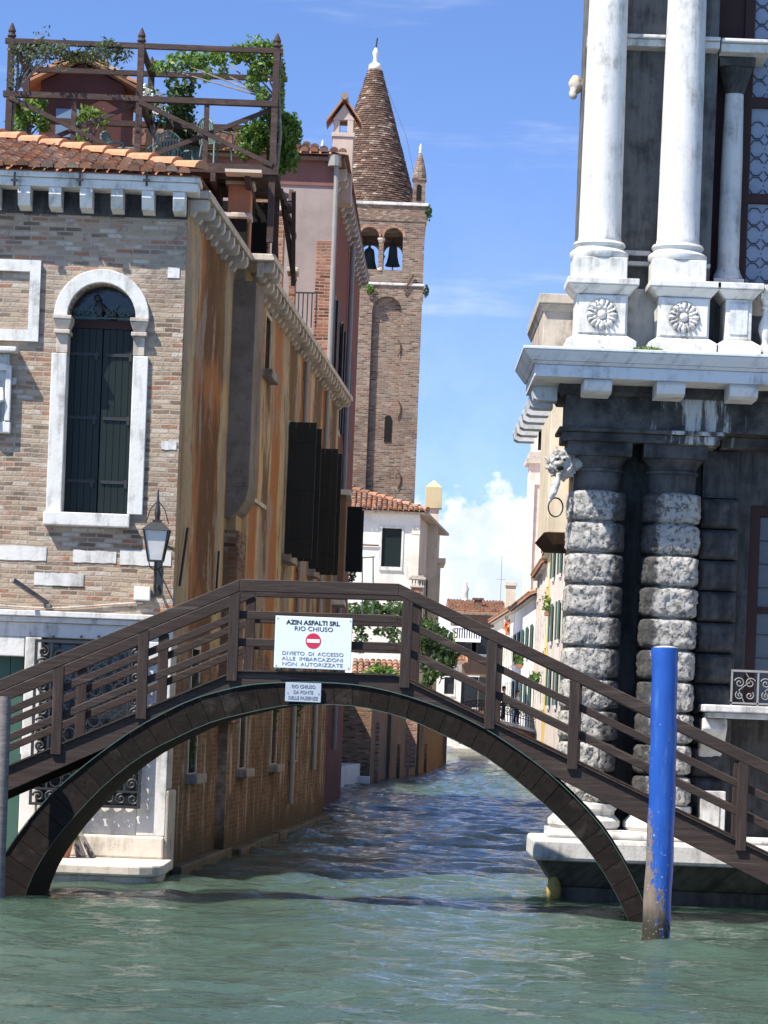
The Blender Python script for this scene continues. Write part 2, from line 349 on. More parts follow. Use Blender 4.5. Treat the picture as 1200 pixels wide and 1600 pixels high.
def m_rustic(name, edge, sgn):    # rock-faced stone, washed pale on one flank, black crust with a ragged edge on the other
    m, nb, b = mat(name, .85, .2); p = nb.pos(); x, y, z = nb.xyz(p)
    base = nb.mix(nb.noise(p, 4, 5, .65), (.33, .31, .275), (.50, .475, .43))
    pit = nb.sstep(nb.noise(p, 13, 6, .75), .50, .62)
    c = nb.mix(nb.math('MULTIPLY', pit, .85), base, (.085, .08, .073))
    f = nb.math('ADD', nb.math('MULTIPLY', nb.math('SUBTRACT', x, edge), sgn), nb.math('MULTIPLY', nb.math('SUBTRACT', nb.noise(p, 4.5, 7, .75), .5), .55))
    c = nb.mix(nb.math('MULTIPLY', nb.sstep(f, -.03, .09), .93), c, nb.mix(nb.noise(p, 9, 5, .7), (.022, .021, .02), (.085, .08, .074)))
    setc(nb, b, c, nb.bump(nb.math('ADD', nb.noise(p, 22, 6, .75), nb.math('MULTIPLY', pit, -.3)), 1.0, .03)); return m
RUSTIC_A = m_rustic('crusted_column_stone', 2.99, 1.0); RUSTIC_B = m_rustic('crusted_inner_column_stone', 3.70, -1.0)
CORNICE = m_stone('cornice_stone', (.56, .57, .57), (.11, .11, .10), .27)
PANEL = m_stone('stained_panel', (.15, .145, .135), (.022, .022, .021), .5)
MAUVE = m_plaster('mauve_plaster', (.30, .25, .225), (.24, .18, .15), .4)
REDP = m_plaster('red_plaster', (.19, .06, .033), (.07, .03, .02), .7)
WHITEP = m_plaster('white_plaster', (.66, .64, .58), (.3, .28, .25), .35)
BEIGE = m_plaster('beige_plaster', (.62, .55, .43), (.36, .29, .2), .45)
YELLOW = m_plaster('yellow_plaster', (.62, .43, .12), (.3, .2, .08), .3)
PINK = m_plaster('pink_plaster', (.66, .57, .50), (.3, .2, .17), .3)
CREAM = m_plaster('cream_plaster', (.70, .64, .54), (.35, .3, .24), .3)
BROWNP = m_plaster('brown_plaster', (.17, .105, .07), (.06, .04, .028), .7)
CAMPANILE = m_plaster('pale_brickwork', (.66, .50, .42), (.45, .32, .26), .3)
TILE = m_tile('terracotta_tile')
BRIDGEWOOD = m_wood('bridge_wood', (.020, .0135, .0115), (.058, .039, .031), along=(1.6, 14, 26), bleach=(.13, .10, .085))
BRIDGEPOST = m_wood('bridge_post_wood', (.018, .012, .010), (.054, .037, .030), along=(26, 14, 1.8), bleach=(.13, .10, .085))
BRIDGEDARK = m_wood('bridge_boards', (.007, .0055, .0045), (.021, .015, .012), along=(7, 7, 7), rough=.85, spec=.12)
ALTANA = m_wood('terrace_wood', (.03, .019, .016), (.07, .045, .037))
GREYWOOD = m_wood('grey_wood', (.10, .085, .075), (.24, .21, .19))
IRON = m_flat('dark_iron', (.025, .026, .028), .5, .3)
RUST = m_flat('rusty_iron', (.09, .05, .035), .8, .4)
LIGHTIRON = m_flat('grey_iron', (.24, .23, .22), .6, .3)
ZINC = m_flat('zinc_pipe', (.24, .235, .22), .6, .25, spec=.4)
SHUTTER = m_flat('dark_shutter', (.004, .010, .008), .5, .35, sc=3)
BLACKSHUT = m_flat('black_shutter', (.013, .014, .012), .7, .35)
GREENSHUT = m_flat('green_shutter', (.035, .085, .065), .6, .3)
DARK = m_flat('dark_opening', (.014, .013, .012), .9, .3, spec=.1)
REDWOOD = m_flat('red_brown_frame', (.035, .014, .012), .7, .3)
BRONZE = m_flat('bronze', (.035, .042, .038), .55, .3)
CHAIRP = m_flat('chair_plastic', (.15, .22, .19), .45, .15)
WHITEPAINT = m_flat('white_paint', (.80, .80, .79), .5, .04, bump=.03)
SIGNBLUE = m_flat('pale_sign', (.36, .405, .45), .45, .05, bump=.03)
INK = m_flat('black_ink', (.02, .02, .022), .6, .1)
GREYINK = m_flat('grey_ink', (.17, .18, .22), .6, .1)
REDINK = m_flat('red_ink', (.48, .025, .06), .5, .1)
COPPER = m_flat('green_copper', (.055, .095, .075), .6, .3, sc=10)
LEAF = m_leaf('vine_leaf', (.05, .11, .018), (.14, .24, .04), (.25, .30, .07))
LEAFD = m_leaf('dark_leaf', (.012, .032, .012), (.04, .08, .022), None, .15)
LEAFG = m_leaf('grey_leaf', (.035, .05, .03), (.09, .10, .06), None, .2)
LEAFM = m_leaf('bush_leaf', (.03, .075, .015), (.09, .18, .03), None, .25)
LEAFD2 = m_leaf('ivy_leaf', (.016, .036, .014), (.07, .12, .04), None, .2)
PETAL = m_flat('white_petal', (.75, .72, .68), .7, .1)
SKIN = m_flat('skin', (.50, .30, .21), .6, .08); HAIR = m_flat('dark_hair', (.03, .02, .015), .6, .2)
REDCLOTH = m_flat('red_cloth', (.55, .03, .03), .8, .1); WHITECLOTH = m_flat('white_cloth', (.75, .74, .72), .8, .06); NAVY = m_flat('navy_cloth', (.03, .035, .06), .8, .2)
TERRA = m_flat('terracotta_pot', (.38, .16, .09), .85, .25)

def mk_stucco():   # canal side wall: peeling ochre stucco, rust streaks, bare brick low down
    m, nb, b = mat('peeling_stucco', .92, .12); p = nb.pos(); x, y, z = nb.xyz(p)
    n = lambda a, bz, seed: nb.noise(nb.vec(nb.math('ADD', nb.math('MULTIPLY', y, a), seed), nb.math('MULTIPLY', z, bz), 0.0), 1.0, 6, .6)
    wv = nb.math('MULTIPLY', nb.math('SUBTRACT', nb.noise(p, 1.0, 6, .75), .5), .6)
    def n(a, bz, seed, amp=1.0, det=2): return nb.math('ADD', nb.noise(nb.vec(nb.math('ADD', nb.math('MULTIPLY', y, a), seed), nb.math('MULTIPLY', z, bz), 0.0), 1.0, det, .55), nb.math('MULTIPLY', wv, amp))
    c = nb.mix(nb.sstep(n(.5, .12, 3.1), .40, .60), (.42, .315, .185), (.34, .24, .13))
    def band(lst, pos):
        out = None
        for (cy_, hw_) in lst:
            d = nb.math('SUBTRACT', 1.0, nb.math('DIVIDE', nb.math('ABSOLUTE', nb.math('SUBTRACT', pos, cy_)), hw_)); out = d if out is None else nb.math('MAXIMUM', out, d)
        return out
    yw = nb.math('ADD', y, nb.math('MULTIPLY', wv, 1.6)); rag = nb.math('MULTIPLY', nb.math('SUBTRACT', nb.noise(nb.scale(p, 1, 1.6, .5), 1.5, 6, .7), .5), 1.6)
    ob = nb.math('ADD', band([(43.5, 1.9), (48.9, .8), (52.2, 1.0), (57.6, 1.5), (62.5, 1.2)], yw), rag)
    c = nb.mix(nb.math('MULTIPLY', nb.sstep(ob, .05, .40), .92), c, nb.mix(nb.noise(p, 1.4, 5, .65), (.36, .12, .032), (.27, .105, .04)))
    db = nb.math('ADD', nb.math('MINIMUM', band([(43.9, 1.7), (50.6, .7), (55.0, 1.2), (60.5, 1.4), (64.8, 1.2)], yw), nb.math('ADD', band([(5.4, 1.5), (8.6, .9), (3.4, .9)], z), .35)), nb.math('MULTIPLY', rag, 1.2))
    c = nb.mix(nb.math('MULTIPLY', nb.sstep(db, .10, .55), .85), c, (.085, .045, .022))
    c = nb.mix(nb.math('MULTIPLY', nb.sstep(n(.8, .16, 9.4), .55, .64), .7), c, (.13, .075, .04))
    c = nb.mix(nb.math('MULTIPLY', nb.sstep(n(1.7, .2, 33.0, 1.0), .58, .66), .5), c, (.17, .095, .05))
    c = nb.mix(nb.math('MULTIPLY', nb.sstep(n(.8, .3, 54.0), .56, .62), .8), c, (.27, .225, .175))
    c = nb.mix(nb.math('MULTIPLY', nb.sstep(nb.noise(p, 2.2, 7, .75), .55, .66), .55), c, (.26, .15, .08))
    c = nb.mix(nb.math('MULTIPLY', nb.sstep(nb.noise(p, 7, 6, .75), .56, .7), .5), c, (.13, .085, .055))
    uv = nb.vec(nb.math('ADD', x, y), z, 0.0); bt = nb.n('ShaderNodeTexBrick'); nb.link(uv, bt.inputs['Vector']); bt.inputs['Scale'].default_value = 1
    nb.put(bt.inputs['Color1'], (.20, .095, .052)); nb.put(bt.inputs['Color2'], (.10, .05, .03)); nb.put(bt.inputs['Mortar'], (.16, .115, .075))
    bt.inputs['Mortar Size'].default_value = .014; bt.inputs['Brick Width'].default_value = .26; bt.inputs['Row Height'].default_value = .075
    bc = nb.mix(nb.math('MULTIPLY', nb.sstep(n(3.5, .3, 70), .54, .68), .6), bt.outputs[0], (.44, .38, .29))
    bc = nb.mix(nb.math('MULTIPLY', nb.sstep(nb.noise(p, 1.4, 6, .7), .44, .62), .8), bc, (.085, .055, .032))
    bc = nb.mix(nb.math('MULTIPLY', nb.sstep(nb.noise(p, 5, 6, .75), .54, .68), .6), bc, (.30, .21, .13))
    edge = nb.math('ADD', z, nb.math('MULTIPLY', nb.math('SUBTRACT', nb.noise(nb.vec(nb.math('MULTIPLY', y, .8), z, 0.0), 1.0, 6, .65), .5), 3.4))
    fb = nb.sstep(edge, 3.5, 3.1)
    c = nb.mix(fb, c, bc)
    c = nb.mix(nb.math('MULTIPLY', nb.sstep(nb.math('ADD', z, nb.math('MULTIPLY', nb.noise(p, 1.5, 5), .9)), 1.35, .55), .85), c, (.055, .045, .028))
    h = nb.math('ADD', nb.noise(p, 7, 6, .7), nb.math('MULTIPLY', nb.math('MULTIPLY', bt.outputs['Fac'], fb), -.6))
    setc(nb, b, c, nb.bump(h, .5, .04)); return m
STUCCO = mk_stucco()
def mk_cone():
    m, nb, b = mat('cone_bricks', .9, .15); g = nb.n('ShaderNodeNewGeometry').outputs['Random Per Island']; p = nb.pos()
    c = nb.ramp(g, [(0, (.075, .048, .036)), (.45, (.125, .075, .055)), (.78, (.165, .105, .078)), (.93, (.235, .175, .13)), (1, (.34, .28, .215))])
    c = nb.mix(nb.math('MULTIPLY', nb.sstep(nb.noise(p, .8, 4), .45, .7), .6), c, (.09, .06, .045)); setc(nb, b, c); return m
CONEB = mk_cone()
def mk_bluepole():
    m, nb, b = mat('blue_paint', .38, .45); p = nb.pos(); x, y, z = nb.xyz(p)
    blue = nb.mix(nb.noise(nb.scale(p, 6, 6, 1.2), 1.0, 4), (.006, .045, .24), (.014, .085, .36))
    blue = nb.mix(nb.math('MULTIPLY', nb.sstep(nb.noise(nb.scale(p, 10, 10, 1.6), 1.0, 6, .7), .50, .72), .45), blue, (.06, .16, .40))
    blue = nb.mix(nb.math('MULTIPLY', nb.sstep(nb.noise(nb.scale(p, 30, 30, 1.2), 1.0, 4, .7), .60, .68), .5), blue, (.008, .03, .12))
    worn = nb.mix(nb.noise(nb.scale(p, 14, 14, 3), 1.0, 6, .7), (.05, .035, .025), (.26, .21, .165))
    worn = nb.mix(nb.sstep(nb.math('ADD', z, nb.math('MULTIPLY', nb.noise(nb.scale(p, 9, 9, 5), 1, 4), .3)), .62, .30), worn, (.022, .020, .010))
    f = nb.math('ADD', nb.math('MULTIPLY', z, .42), nb.math('MULTIPLY', nb.math('SUBTRACT', nb.noise(nb.scale(p, 9, 9, 4), 1.0, 7, .75), .5), 1.7))
    f2 = nb.sstep(nb.math('ADD', f, nb.math('MULTIPLY', nb.math('ADD', x, -3.12), 1.9)), .36, .28)
    c = nb.mix(f2, blue, worn); c = nb.mix(nb.math('MULTIPLY', nb.sstep(nb.math('SUBTRACT', nb.noise(p, 24, 5, .7), nb.math('MULTIPLY', z, .022)), .615, .65), .9), c, (.45, .45, .42))
    setc(nb, b, c, nb.bump(nb.math('MULTIPLY', f2, nb.noise(nb.scale(p, 20, 20, 4), 1, 5)), .5, .02))
    nb.link(nb.math('ADD', nb.math('MULTIPLY', f2, .5), .36), b.inputs['Roughness']); return m
BLUE = mk_bluepole()
def mk_leaded(name, col):
    m, nb, b = mat(name, .15, .5); p = nb.pos(); c = nb.mix(nb.noise(p, 4, 3), tuple(k*.7 for k in col), col); setc(nb, b, c, nb.bump(nb.noise(p, 9, 2), .15, .02)); return m
GLASS = mk_leaded('leaded_glass', (.24, .27, .33)); DULLGLASS = mk_leaded('dusty_glass', (.06, .062, .064)); DARKGLASS = mk_leaded('dark_glass', (.02, .024, .028))
FROST = mk_leaded('frosted_glass', (.62, .60, .55)); FROST.node_tree.nodes['Principled BSDF'].inputs['Roughness'].default_value = .5
def mk_water():
    m, nb, b = mat('canal_water', .06, .5); b.inputs['IOR'].default_value = 1.42; b.subsurface_method = 'BURLEY'; b.inputs['Subsurface Weight'].default_value = .85; b.inputs['Subsurface Radius'].default_value = (.5, .8, .7); b.inputs['Subsurface Scale'].default_value = 1.0; p = nb.pos()
    c = nb.mix(nb.noise(p, .25, 3), (.036, .062, .044), (.058, .092, .066)); setc(nb, b, c)
    h = nb.math('ADD', nb.noise(nb.scale(p, 1.0, 1.5, 1), 2.6, 5, .6), nb.math('MULTIPLY', nb.noise(nb.scale(p, 1, 1.5, 1), 8, 3, .6), .35))
    nb.link(nb.bump(h, .7, .10), b.inputs['Normal']); return m
WATER = mk_water()

# ------------------------------------------------------------------ setting: water, quay, banks
def water():
    def axis(lo, hi, near, step_fn):
        out = [lo]
        while out[-1] < hi: out.append(out[-1]+step_fn(out[-1]))
        return np.array(out)
    ys = axis(15., 4200., 0, lambda y:   .045 if y < 37 else (.09 if y < 50 else (.2 if y < 90 else (.3 if y < 190 else y*.02))))
    xs = []
    x = 0.0
    while x < 2500: xs.append(x); x += .07 if x < 6 else (.5 if x < 12 else x*.25)
    xs = np.array([-a for a in xs[:0:-1]]+xs)
    Xg, Yg = np.meshgrid(xs, ys); Z = np.zeros_like(Xg); rs = np.random.RandomState(4)
    for i in range(64):
        lam = .20*1.05**i if i < 44 else rs.uniform(.6, 2.6)
        th = rs.normal(math.pi/2, .55 if i < 44 else .8); k = 2*math.pi/lam
        ph = rs.uniform(0, 6.28); amp = .0031*lam**.72*(1 if i < 44 else 1.8)
        Z += amp*np.sin(k*(Xg*math.cos(th)+Yg*math.sin(th))+ph+1.2*np.sin(Xg*.9*rs.uniform(.5, 1.5)+Yg*.7*rs.uniform(.5, 1.5)+ph))
    env = .55+.45*np.sin(Xg*.55+1.3)*np.sin(Yg*.35+.6)
    fade = np.clip((205-Yg)/100, 0, 1)*np.clip((11-np.abs(Xg))/4, 0, 1)
    Z = Z*(.75+.5*env)*fade*np.where(Yg > 40, 1.25, 1.0)
    nx, ny = len(xs), len(ys)
    vs = np.stack([Xg, Yg, Z], -1).reshape(-1, 3)
    idx = np.arange(nx*ny).reshape(ny, nx); f = np.stack([idx[:-1, :-1], idx[:-1, 1:], idx[1:, 1:], idx[1:, :-1]], -1).reshape(-1, 4)
    me = bpy.data.meshes.new('water'); me.from_pydata(vs.tolist(), [], f.tolist()); me.materials.append(WATER)
    me.polygons.foreach_set('use_smooth', [True]*len(me.polygons))
    o = bpy.data.objects.new('water', me); COL.objects.link(o); o['kind'] = 'structure'
water()
def struct(name, mb, m, **k):
    o = mb.build(name, m, **k); o['kind'] = 'structure'; return o
q = MB(); c = [(-14, 40.6), (-14, 38.55), (-3.35, 38.55)]+[(-3.35+.45*math.sin(a), 39.0-.45*math.cos(a)) for a in (R(20), R(45), R(70), R(90))]+[(-2.90, 40.6)]
q.prism(c, (0, 0, .13), (1, 0, 0), (0, 1, 0), (0, 0, .15))
c2 = [(a+(.10 if a > -10 else 0)*-1, b+.08) for a, b in c]
q.prism(c2, (0, 0, -1), (1, 0, 0), (0, 1, 0), (0, 0, 1.13))
q.box(-14, -7.0, 33.5, 38.5, -1, .275)
struct('quay', q, QUAY, bevel=.03)
q = MB(); q.box(5.4, 14, 33.0, 38.0, -1, .52); struct('landing', q, QUAY, bevel=.03)
g = MB(); g.prism([(-3.4, 68), (-1.6, 84), (-1.3, 97), (1.4, 128), (2.6, 156), (4.0, 240), (4.0, 900), (-400, 900), (-400, 68)], (0, 0, -.6), (1, 0, 0), (0, 1, 0), (0, 0, 1.3))
g.prism([(5.0, 60), (6.6, 90), (7.8, 120), (8.4, 165), (8.4, 240), (6.0, 245), (6.0, 900), (400, 900), (400, 60)], (0, 0, -.6), (1, 0, 0), (0, 1, 0), (0, 0, 1.32))
struct('ground', g, QUAY)

# ------------------------------------------------------------------ brick palazzo on the left
FY = 40.5
def F(px, py):
    p = P(px, py, FY); return p.x, p.z
CX = -3.03
SD = V((.0618, .9981, 0)); SN = V((.9981, -.0618, 0)); SANG = math.atan2(SD.y, SD.x)
def S(t, z, o=0.0): return V((CX, FY, z))+SD*t+SN*o
pal = thing('brick_palazzo', 'old brick palazzo with arched window and peeling ochre canal wall', 'palazzo', (-5, 45, .28))
WTOP = 9.58
# openings in front: arched window, grille bay, door
aw0, aw1 = -4.66, -3.70; az0 = 5.10; azs = 7.86
ar0, ar1 = aw0-.03, aw1+.03
mb = MB(); plate(mb, rect(-9, CX, .2, WTOP), [arch_poly(aw0, aw1, az0, azs), rect(-4.84, -3.42, 1.0, 3.33), rect(-6.3, -5.08, .29, 3.05)], (0, FY, 0), (1, 0, 0), (0, 0, 1), (0, 1, 0), .45)
mb.build('front_wall', PALE_BRICK, pal)
# canal wall with openings (t, z)
LOWW = [(2.2, 3.1), (7.6, 8.5), (12.9, 13.8), (17.4, 18.1)]
UPW = [(13.8, 14.9), (19.0, 20.0)]
SMALLW = [(9.2, 10.1, 8.32, 9.25)]
PIL0, PIL1 = 5.7, 6.9; WEND = 25.6
holes1 = [rect(2.2, 3.1, 1.45, 3.3)]
holes2 = [rect(a, b, 1.45, 3.2) for a, b in LOWW[1:]]+[rect(a, b, 5.4, 7.85) for a, b in UPW]+[rect(*SMALLW[0])]
mb = MB(); plate(mb, rect(.452, PIL0+.3, -.8, WTOP), [], S(0, 0), SD, (0, 0, 1), -SN, .4) if False else None
plate(mb, rect(.452, PIL0+.3, -.8, WTOP), holes1, S(0, 0), SD, (0, 0, 1), -SN, .4)
plate(mb, rect(PIL0+.305, WEND, -.8, WTOP), holes2, S(0, 0, .15), SD, (0, 0, 1), -SN, .4)
mb.obox(S(.002, -.8, 0), SD*.448, -SN*.02, (0, 0, WTOP+.8))
mb.build('canal_wall', STUCCO, pal)
mb = MB(); mb.prism([(-9, 40.96), (-9, 66), (-2.2, 66), (-3.5, 40.96)], (0, 0, .2), (1, 0, 0), (0, 1, 0), (0, 0, 9.3)); mb.build('inner_block', DARK, pal)  # added dark core that blocks light inside the walls
# corner quoin and foundation
mb = MB(); mb.obox(S(-.06, .1, -.25), SD*.75, SN*.31, (0, 0, 1.15)); mb.obox(S(-.04, 1.253, -.25), SD*.5, SN*.275, (0, 0, 2.1)); mb.build('corner_stone', ISTRIA_WARM, pal, bevel=.025)
mb = MB(); rnd = random.Random(5)
t = .7
while t < WEND:
    l = rnd.uniform(1.2, 3.0); e = min(t+l, WEND)
    mb.obox(S(t, -.7, .0), SD*(e-t-.003), SN*(.17+rnd.uniform(-.015, .015)+(0 if t < 6 else .13)), (0, 0, .84+rnd.uniform(-.02, .02))); t += l
mb.build('foundation', m_stone('algae_stone', (.11, .085, .055), (.03, .03, .018), .6), pal, bevel=.03)
# chimney breast on the canal wall
mb = MB(); mb.obox(S(PIL0, 6.0, -.1), SD*(PIL1-PIL0), SN*.47, (0, 0, 3.3))
mb.prism([(-.1, 0), (.37, 0), (.37, -.01), (.33, -.2), (.22, -.38), (.08, -.5), (-.1, -.5)], S(PIL0, 6.0), SN, (0, 0, 1), SD*(PIL1-PIL0))
mb.build('chimney_breast', m_plaster('grey_render', (.21, .175, .145), (.075, .06, .05), .8, streak=False, col2=(.13, .10, .08), bump=.6), pal, bevel=.05)
mb = MB(); mb.obox(S(PIL0+.05, 2.2, -.05), SD*(PIL1-PIL0-.1), SN*.29, (0, 0, 3.1)); mb.build('brick_buttress', BROWN_BRICK, pal, bevel=.03)
# cornice and corbels
mb = MB(); mb.box(-9, CX+.16, FY-.42, FY+.1, 9.60, 9.72); mb.box(-9, CX+.19, FY-.46, FY+.1, 9.723, 9.80)
mb.build('cornice', ISTRIA, pal, bevel=.015)
mb = MB(); mb.box(-9, CX+.004, FY-.035, FY-.004, 9.28, 9.597); mb.build('frieze', CRUST, pal)  # blackened stone here stands in for the shade between the corbels
mb = MB()
mb.obox(S(.12, 9.61, 0), SD*(PIL0-.22), SN*.30, (0, 0, .11)); mb.obox(S(PIL0-.1, 9.62, 0), SD*(PIL1-PIL0+.2), SN*.66, (0, 0, .11)); mb.obox(S(PIL1+.1, 9.60, .15), SD*(WEND-PIL1-.0), SN*.30, (0, 0, .11))
mb.build('canal_cornice', ISTRIA_WARM, pal, bevel=.015)
cb = MB(); cb.prism([(0, 0), (-.36, 0), (-.38, -.1), (-.30, -.26), (0, -.29)], (-.085, 0, 0), (0, 1, 0), (0, 0, 1), (.17, 0, 0))
corb = None; x = CX-.10
while x > -9:
    if corb is None: corb = cb.build('corbel', ISTRIA, pal, bevel=.012); corb.location = (x, FY-.036, 9.597)
    else: inst(corb, pal, (x, FY-.036, 9.597))
    x -= .432
cb = MB(); prof = [(0, 0), (.27, 0), (.275, -.05)]+[(.20+.075*math.cos(a), -.09-.08*math.sin(a)) for a in (0, .5, 1, 1.5)]+[(.10, -.17), (.06, -.23), (0, -.24)]
cb.prism(prof, (0, -.09, 0), (1, 0, 0), (0, 1*0, 1), (0, .18, 0)); corb2 = None
rz = math.atan2(SN.y, SN.x)
ts = [.25+.62*i for i in range(9)]+[PIL1+.35+.62*i for i in range(30)]
for i, t in enumerate(ts):
    if t > WEND-.1: break
    p = S(t, 9.598, .0 if t < PIL0 else .15)
    if corb2 is None: corb2 = cb.build('corbel', ISTRIA_WARM, pal, bevel=.012); corb2.location = p; corb2.rotation_euler = (0, 0, rz)
    else: inst(corb2, pal, p, rz)
for k in range(3):
    inst(corb2, pal, S(PIL0+.15+.5*k, 9.618, .36), rz)
# gutter hooks
for px in (30, 131, 234):
    x, z = F(px, 290); mb = MB(); mb.bar((x, FY-.49, z-.1), (x, FY-.52, z+.1), .03, .03); mb.bar((x-.05, FY-.52, z-.02), (x+.05, FY-.52, z-.02), .02, .03); mb.build('gutter_hook', IRON, pal)
# roof
roof = MB(); EY = FY-.5; ez = 9.80; k = .303; ex = CX+.20
roof.add([(-9, EY, ez), (ex, EY, ez), (ex-4, EY+4, ez+4*k), (-9, EY+4, ez+4*k), (ex+1.5, 66, ez), (ex-4+1.5, 62, ez+4*k), (-9, 62, ez+4*k), (-9, 66, ez)],
         [(0, 1, 2, 3), (1, 4, 5, 2), (5, 6, 3, 2), (0, 7, 4, 1)])
vv = V((0, 1, k)).normalized(); L = math.sqrt(1+k*k)
tiles(roof, (-9, EY-.05, ez+.01), (1, 0, 0), vv, ex+9, lambda u: (0, min(4*L, (ex+9-u)*L)), .172, .33, .082, 3)
ro = roof.build('roof', TILE, pal, fix=False)
rd = MB(); hd = V((-1, 1, k)); n_ = 11                                  # hip ridge tiles
for i in range(n_):
    a = V((ex, EY, ez+.06))+hd*(i*.36); b_ = a+hd*.40
    pa = []
    side = V((1, 1, 0)).normalized(); up = side.cross(hd).normalized(); up = up if up.z > 0 else -up
    for (q_, rr, lf) in ((a, .13, .05), (b_, .10, .02)):
        for j in range(7): t_ = math.pi*j/6; pa.append(q_+side*math.cos(t_)*rr+up*(math.sin(t_)*rr*.9+lf))
    rd.add(pa, [(j, j+1, j+8, j+7) for j in range(6)]+[(6, 5, 4, 3, 2, 1, 0)])
rd.build('ridge', m_flat('orange_ridge_tile', (.42, .20, .105), .85, .4, sc=5), ro)
# brick piers (chimneys) behind the canal eave
for i, (px0, px1, py0, py1, Y, m_) in enumerate(((357, 393, 288, 400, 46.6, TERRA), (397, 423, 300, 430, 48.6, RED_BRICK), (427, 445, 330, 470, 51.0, RED_BRICK), (452, 462, 425, 500, 54, RED_BRICK))):
    a = P(px0, py0, Y); b_ = P(px1, py0, Y); mb = MB(); mb.box(a.x, b_.x, Y, Y+.55, 9.7, a.z); ch = mb.build('chimney', m_, ro, bevel=.015)
    mb = MB(); mb.box(a.x-.05, b_.x+.05, Y-.05, Y+.6, a.z, a.z+.09); mb.build('cap', ISTRIA_WARM, ro, bevel=.02)
mb = MB(); a = P(345, 335, 46.2); mb.box(a.x, a.x+.42, 46.2, 46.55, 9.75, a.z-.06); mb.build('chimney', DARK, ro)
mb = MB(); mb.box(a.x-.06, a.x+.5, 46.1, 46.58, a.z-.06, a.z+.03); mb.build('cap', ISTRIA_WARM, ro, bevel=.02)
mb = MB()
for i in range(6):
    p = P(458+i*7, 512, 60); mb.bar(p, p+V((0, 0, .72)), .025, .025, up=(0, 1, 0))
p = P(456, 457, 60); mb.bar(p, P(496, 458, 60), .03, .03); mb.build('terrace_railing', IRON, ro)
# arched window
win = MB(); OY = FY-.07
cx_ = (aw0+aw1)/2; rI = (aw1-aw0)/2; rO = rI+.19
arc = [(cx_+rO*math.cos(math.pi*i/28), azs+rO*math.sin(math.pi*i/28)) for i in range(29)]+[(cx_+rI*math.cos(math.pi*i/28), azs+rI*math.sin(math.pi*i/28)) for i in range(28, -1, -1)]
win.prism(arc, (0, OY, 0), (1, 0, 0), (0, 0, 1), (0, .3, 0))
for s in (-1, 1):
    e = aw0 if s < 0 else aw1
    x0, x1 = (e-.20, e+.015) if s < 0 else (e-.015, e+.20)
    win.box(x0, x1, OY+.015, FY+.3, az0, 7.33)
w0 = win.build('window', ISTRIA, pal, bevel=.012); w0['label'] = 'tall round-headed stone window with dark green shutters'
cap = MB()
for s in (-1, 1):
    cap = MB(); e = aw0 if s < 0 else aw1
    x0, x1 = (e-.14, e+.02) if s < 0 else (e-.02, e+.14)
    cap.box(x0, x1, OY+.02, FY+.28, 7.333, 7.60); cap.box(x0-.03, x1+.03, OY-.05, FY+.28, 7.603, 7.66)
    cap.frustum(x0, x1, OY, FY+.28, 7.663, x0-.05, x1+.05, OY-.07, FY+.28, 7.80); cap.box(x0-.05, x1+.05, OY-.08, FY+.28, 7.803, 7.857)
    cap.build('impost', ISTRIA_WARM, w0, bevel=.01)
mb = MB(); mb.box(aw0-.22, aw1+.03, FY-.16, FY+.3, az0-.19, az0-.003); mb.build('sill', ISTRIA, w0, bevel=.015)
mb = MB(); mb.box(aw0, aw1, FY+.30, FY+.38, 7.74, 7.86); mb.build('transom', REDWOOD, w0)
for s in (0, 1):
    mb = MB(); x0 = aw0+.005+s*(rI); wv = rI-.01
    n = 5
    for j in range(n): mb.box(x0+wv*j/n, x0+wv*(j+1)/n-.006, FY+.32+.01*s, FY+.36, az0+.01, 7.735)
    sh = mb.build('shutter', SHUTTER, w0)
    for zz in (5.55, 6.45, 7.35):
        mb = MB(); mb.box(x0+.03, x0+wv-.03, FY+.297+.01*s, FY+.318+.01*s, zz, zz+.045); mb.box(x0+wv-.1, x0+wv-.06, FY+.285, FY+.318, zz-.06, zz+.06); mb.build('hinge', IRON, sh)
mb = MB(); mb.prism(arch_poly(aw0, aw1, azs+.0, azs+.001), (0, FY+.36, 0), (1, 0, 0), (0, 0, 1), (0, .03, 0)); mb.build('pane', DARKGLASS, w0)
mb = MB()
def spiral(cx, cy, r, turns, y, s=1, n=26, a0=0): return [(cx+s*r*(1-i/n*.85)*math.cos(a0+turns*2*math.pi*i/n), y, cy+r*(1-i/n*.85)*math.sin(a0+turns*2*math.pi*i/n)) for i in range(n+1)]
for s in (-1, 1):
    for dx_, r_ in ((.10, .075), (.26, .065), (.38, .05)): mb.tube(spiral(cx_+s*dx_, azs+.10, r_, 1.6, FY+.2, s), .008, 5)
    mb.tube([(cx_+s*.02, FY+.2, azs+.03), (cx_+s*.2, FY+.2, azs+.25), (cx_+s*.36, FY+.2, azs+.06)], .008, 5)
mb.tube([(aw0, FY+.2, azs+.02), (aw1, FY+.2, azs+.02)], .012, 5); mb.build('lunette_grille', COPPER, w0)
mb = MB(); mb.ball((cx_-.07, FY+.24, azs+.15), .07, .05, .12); mb.ball((cx_-.10, FY+.24, azs+.30), .05, .045, .055); mb.tube([(cx_-.03, FY+.24, azs+.2), (cx_+.07, FY+.23, azs+.10), (cx_+.12, FY+.23, azs+.03)], [.04, .035, .03], 8); mb.ball((cx_+.14, FY+.24, azs+.08), .055, .05, .06); mb.build('lunette_ornament', IRON, w0, smooth=True)
# blind framed panel
x1, zt = F(65, 408); _, zb = F(50, 534); mb = MB()
plate(mb, rect(-6.6, x1, zb, zt), [rect(-6.45, x1-.15, zb+.16, zt-.16)], (0, FY-.06, 0), (1, 0, 0), (0, 0, 1), (0, 1, 0), .1)
mb.build('panel_frame', ISTRIA, pal, bevel=.01)
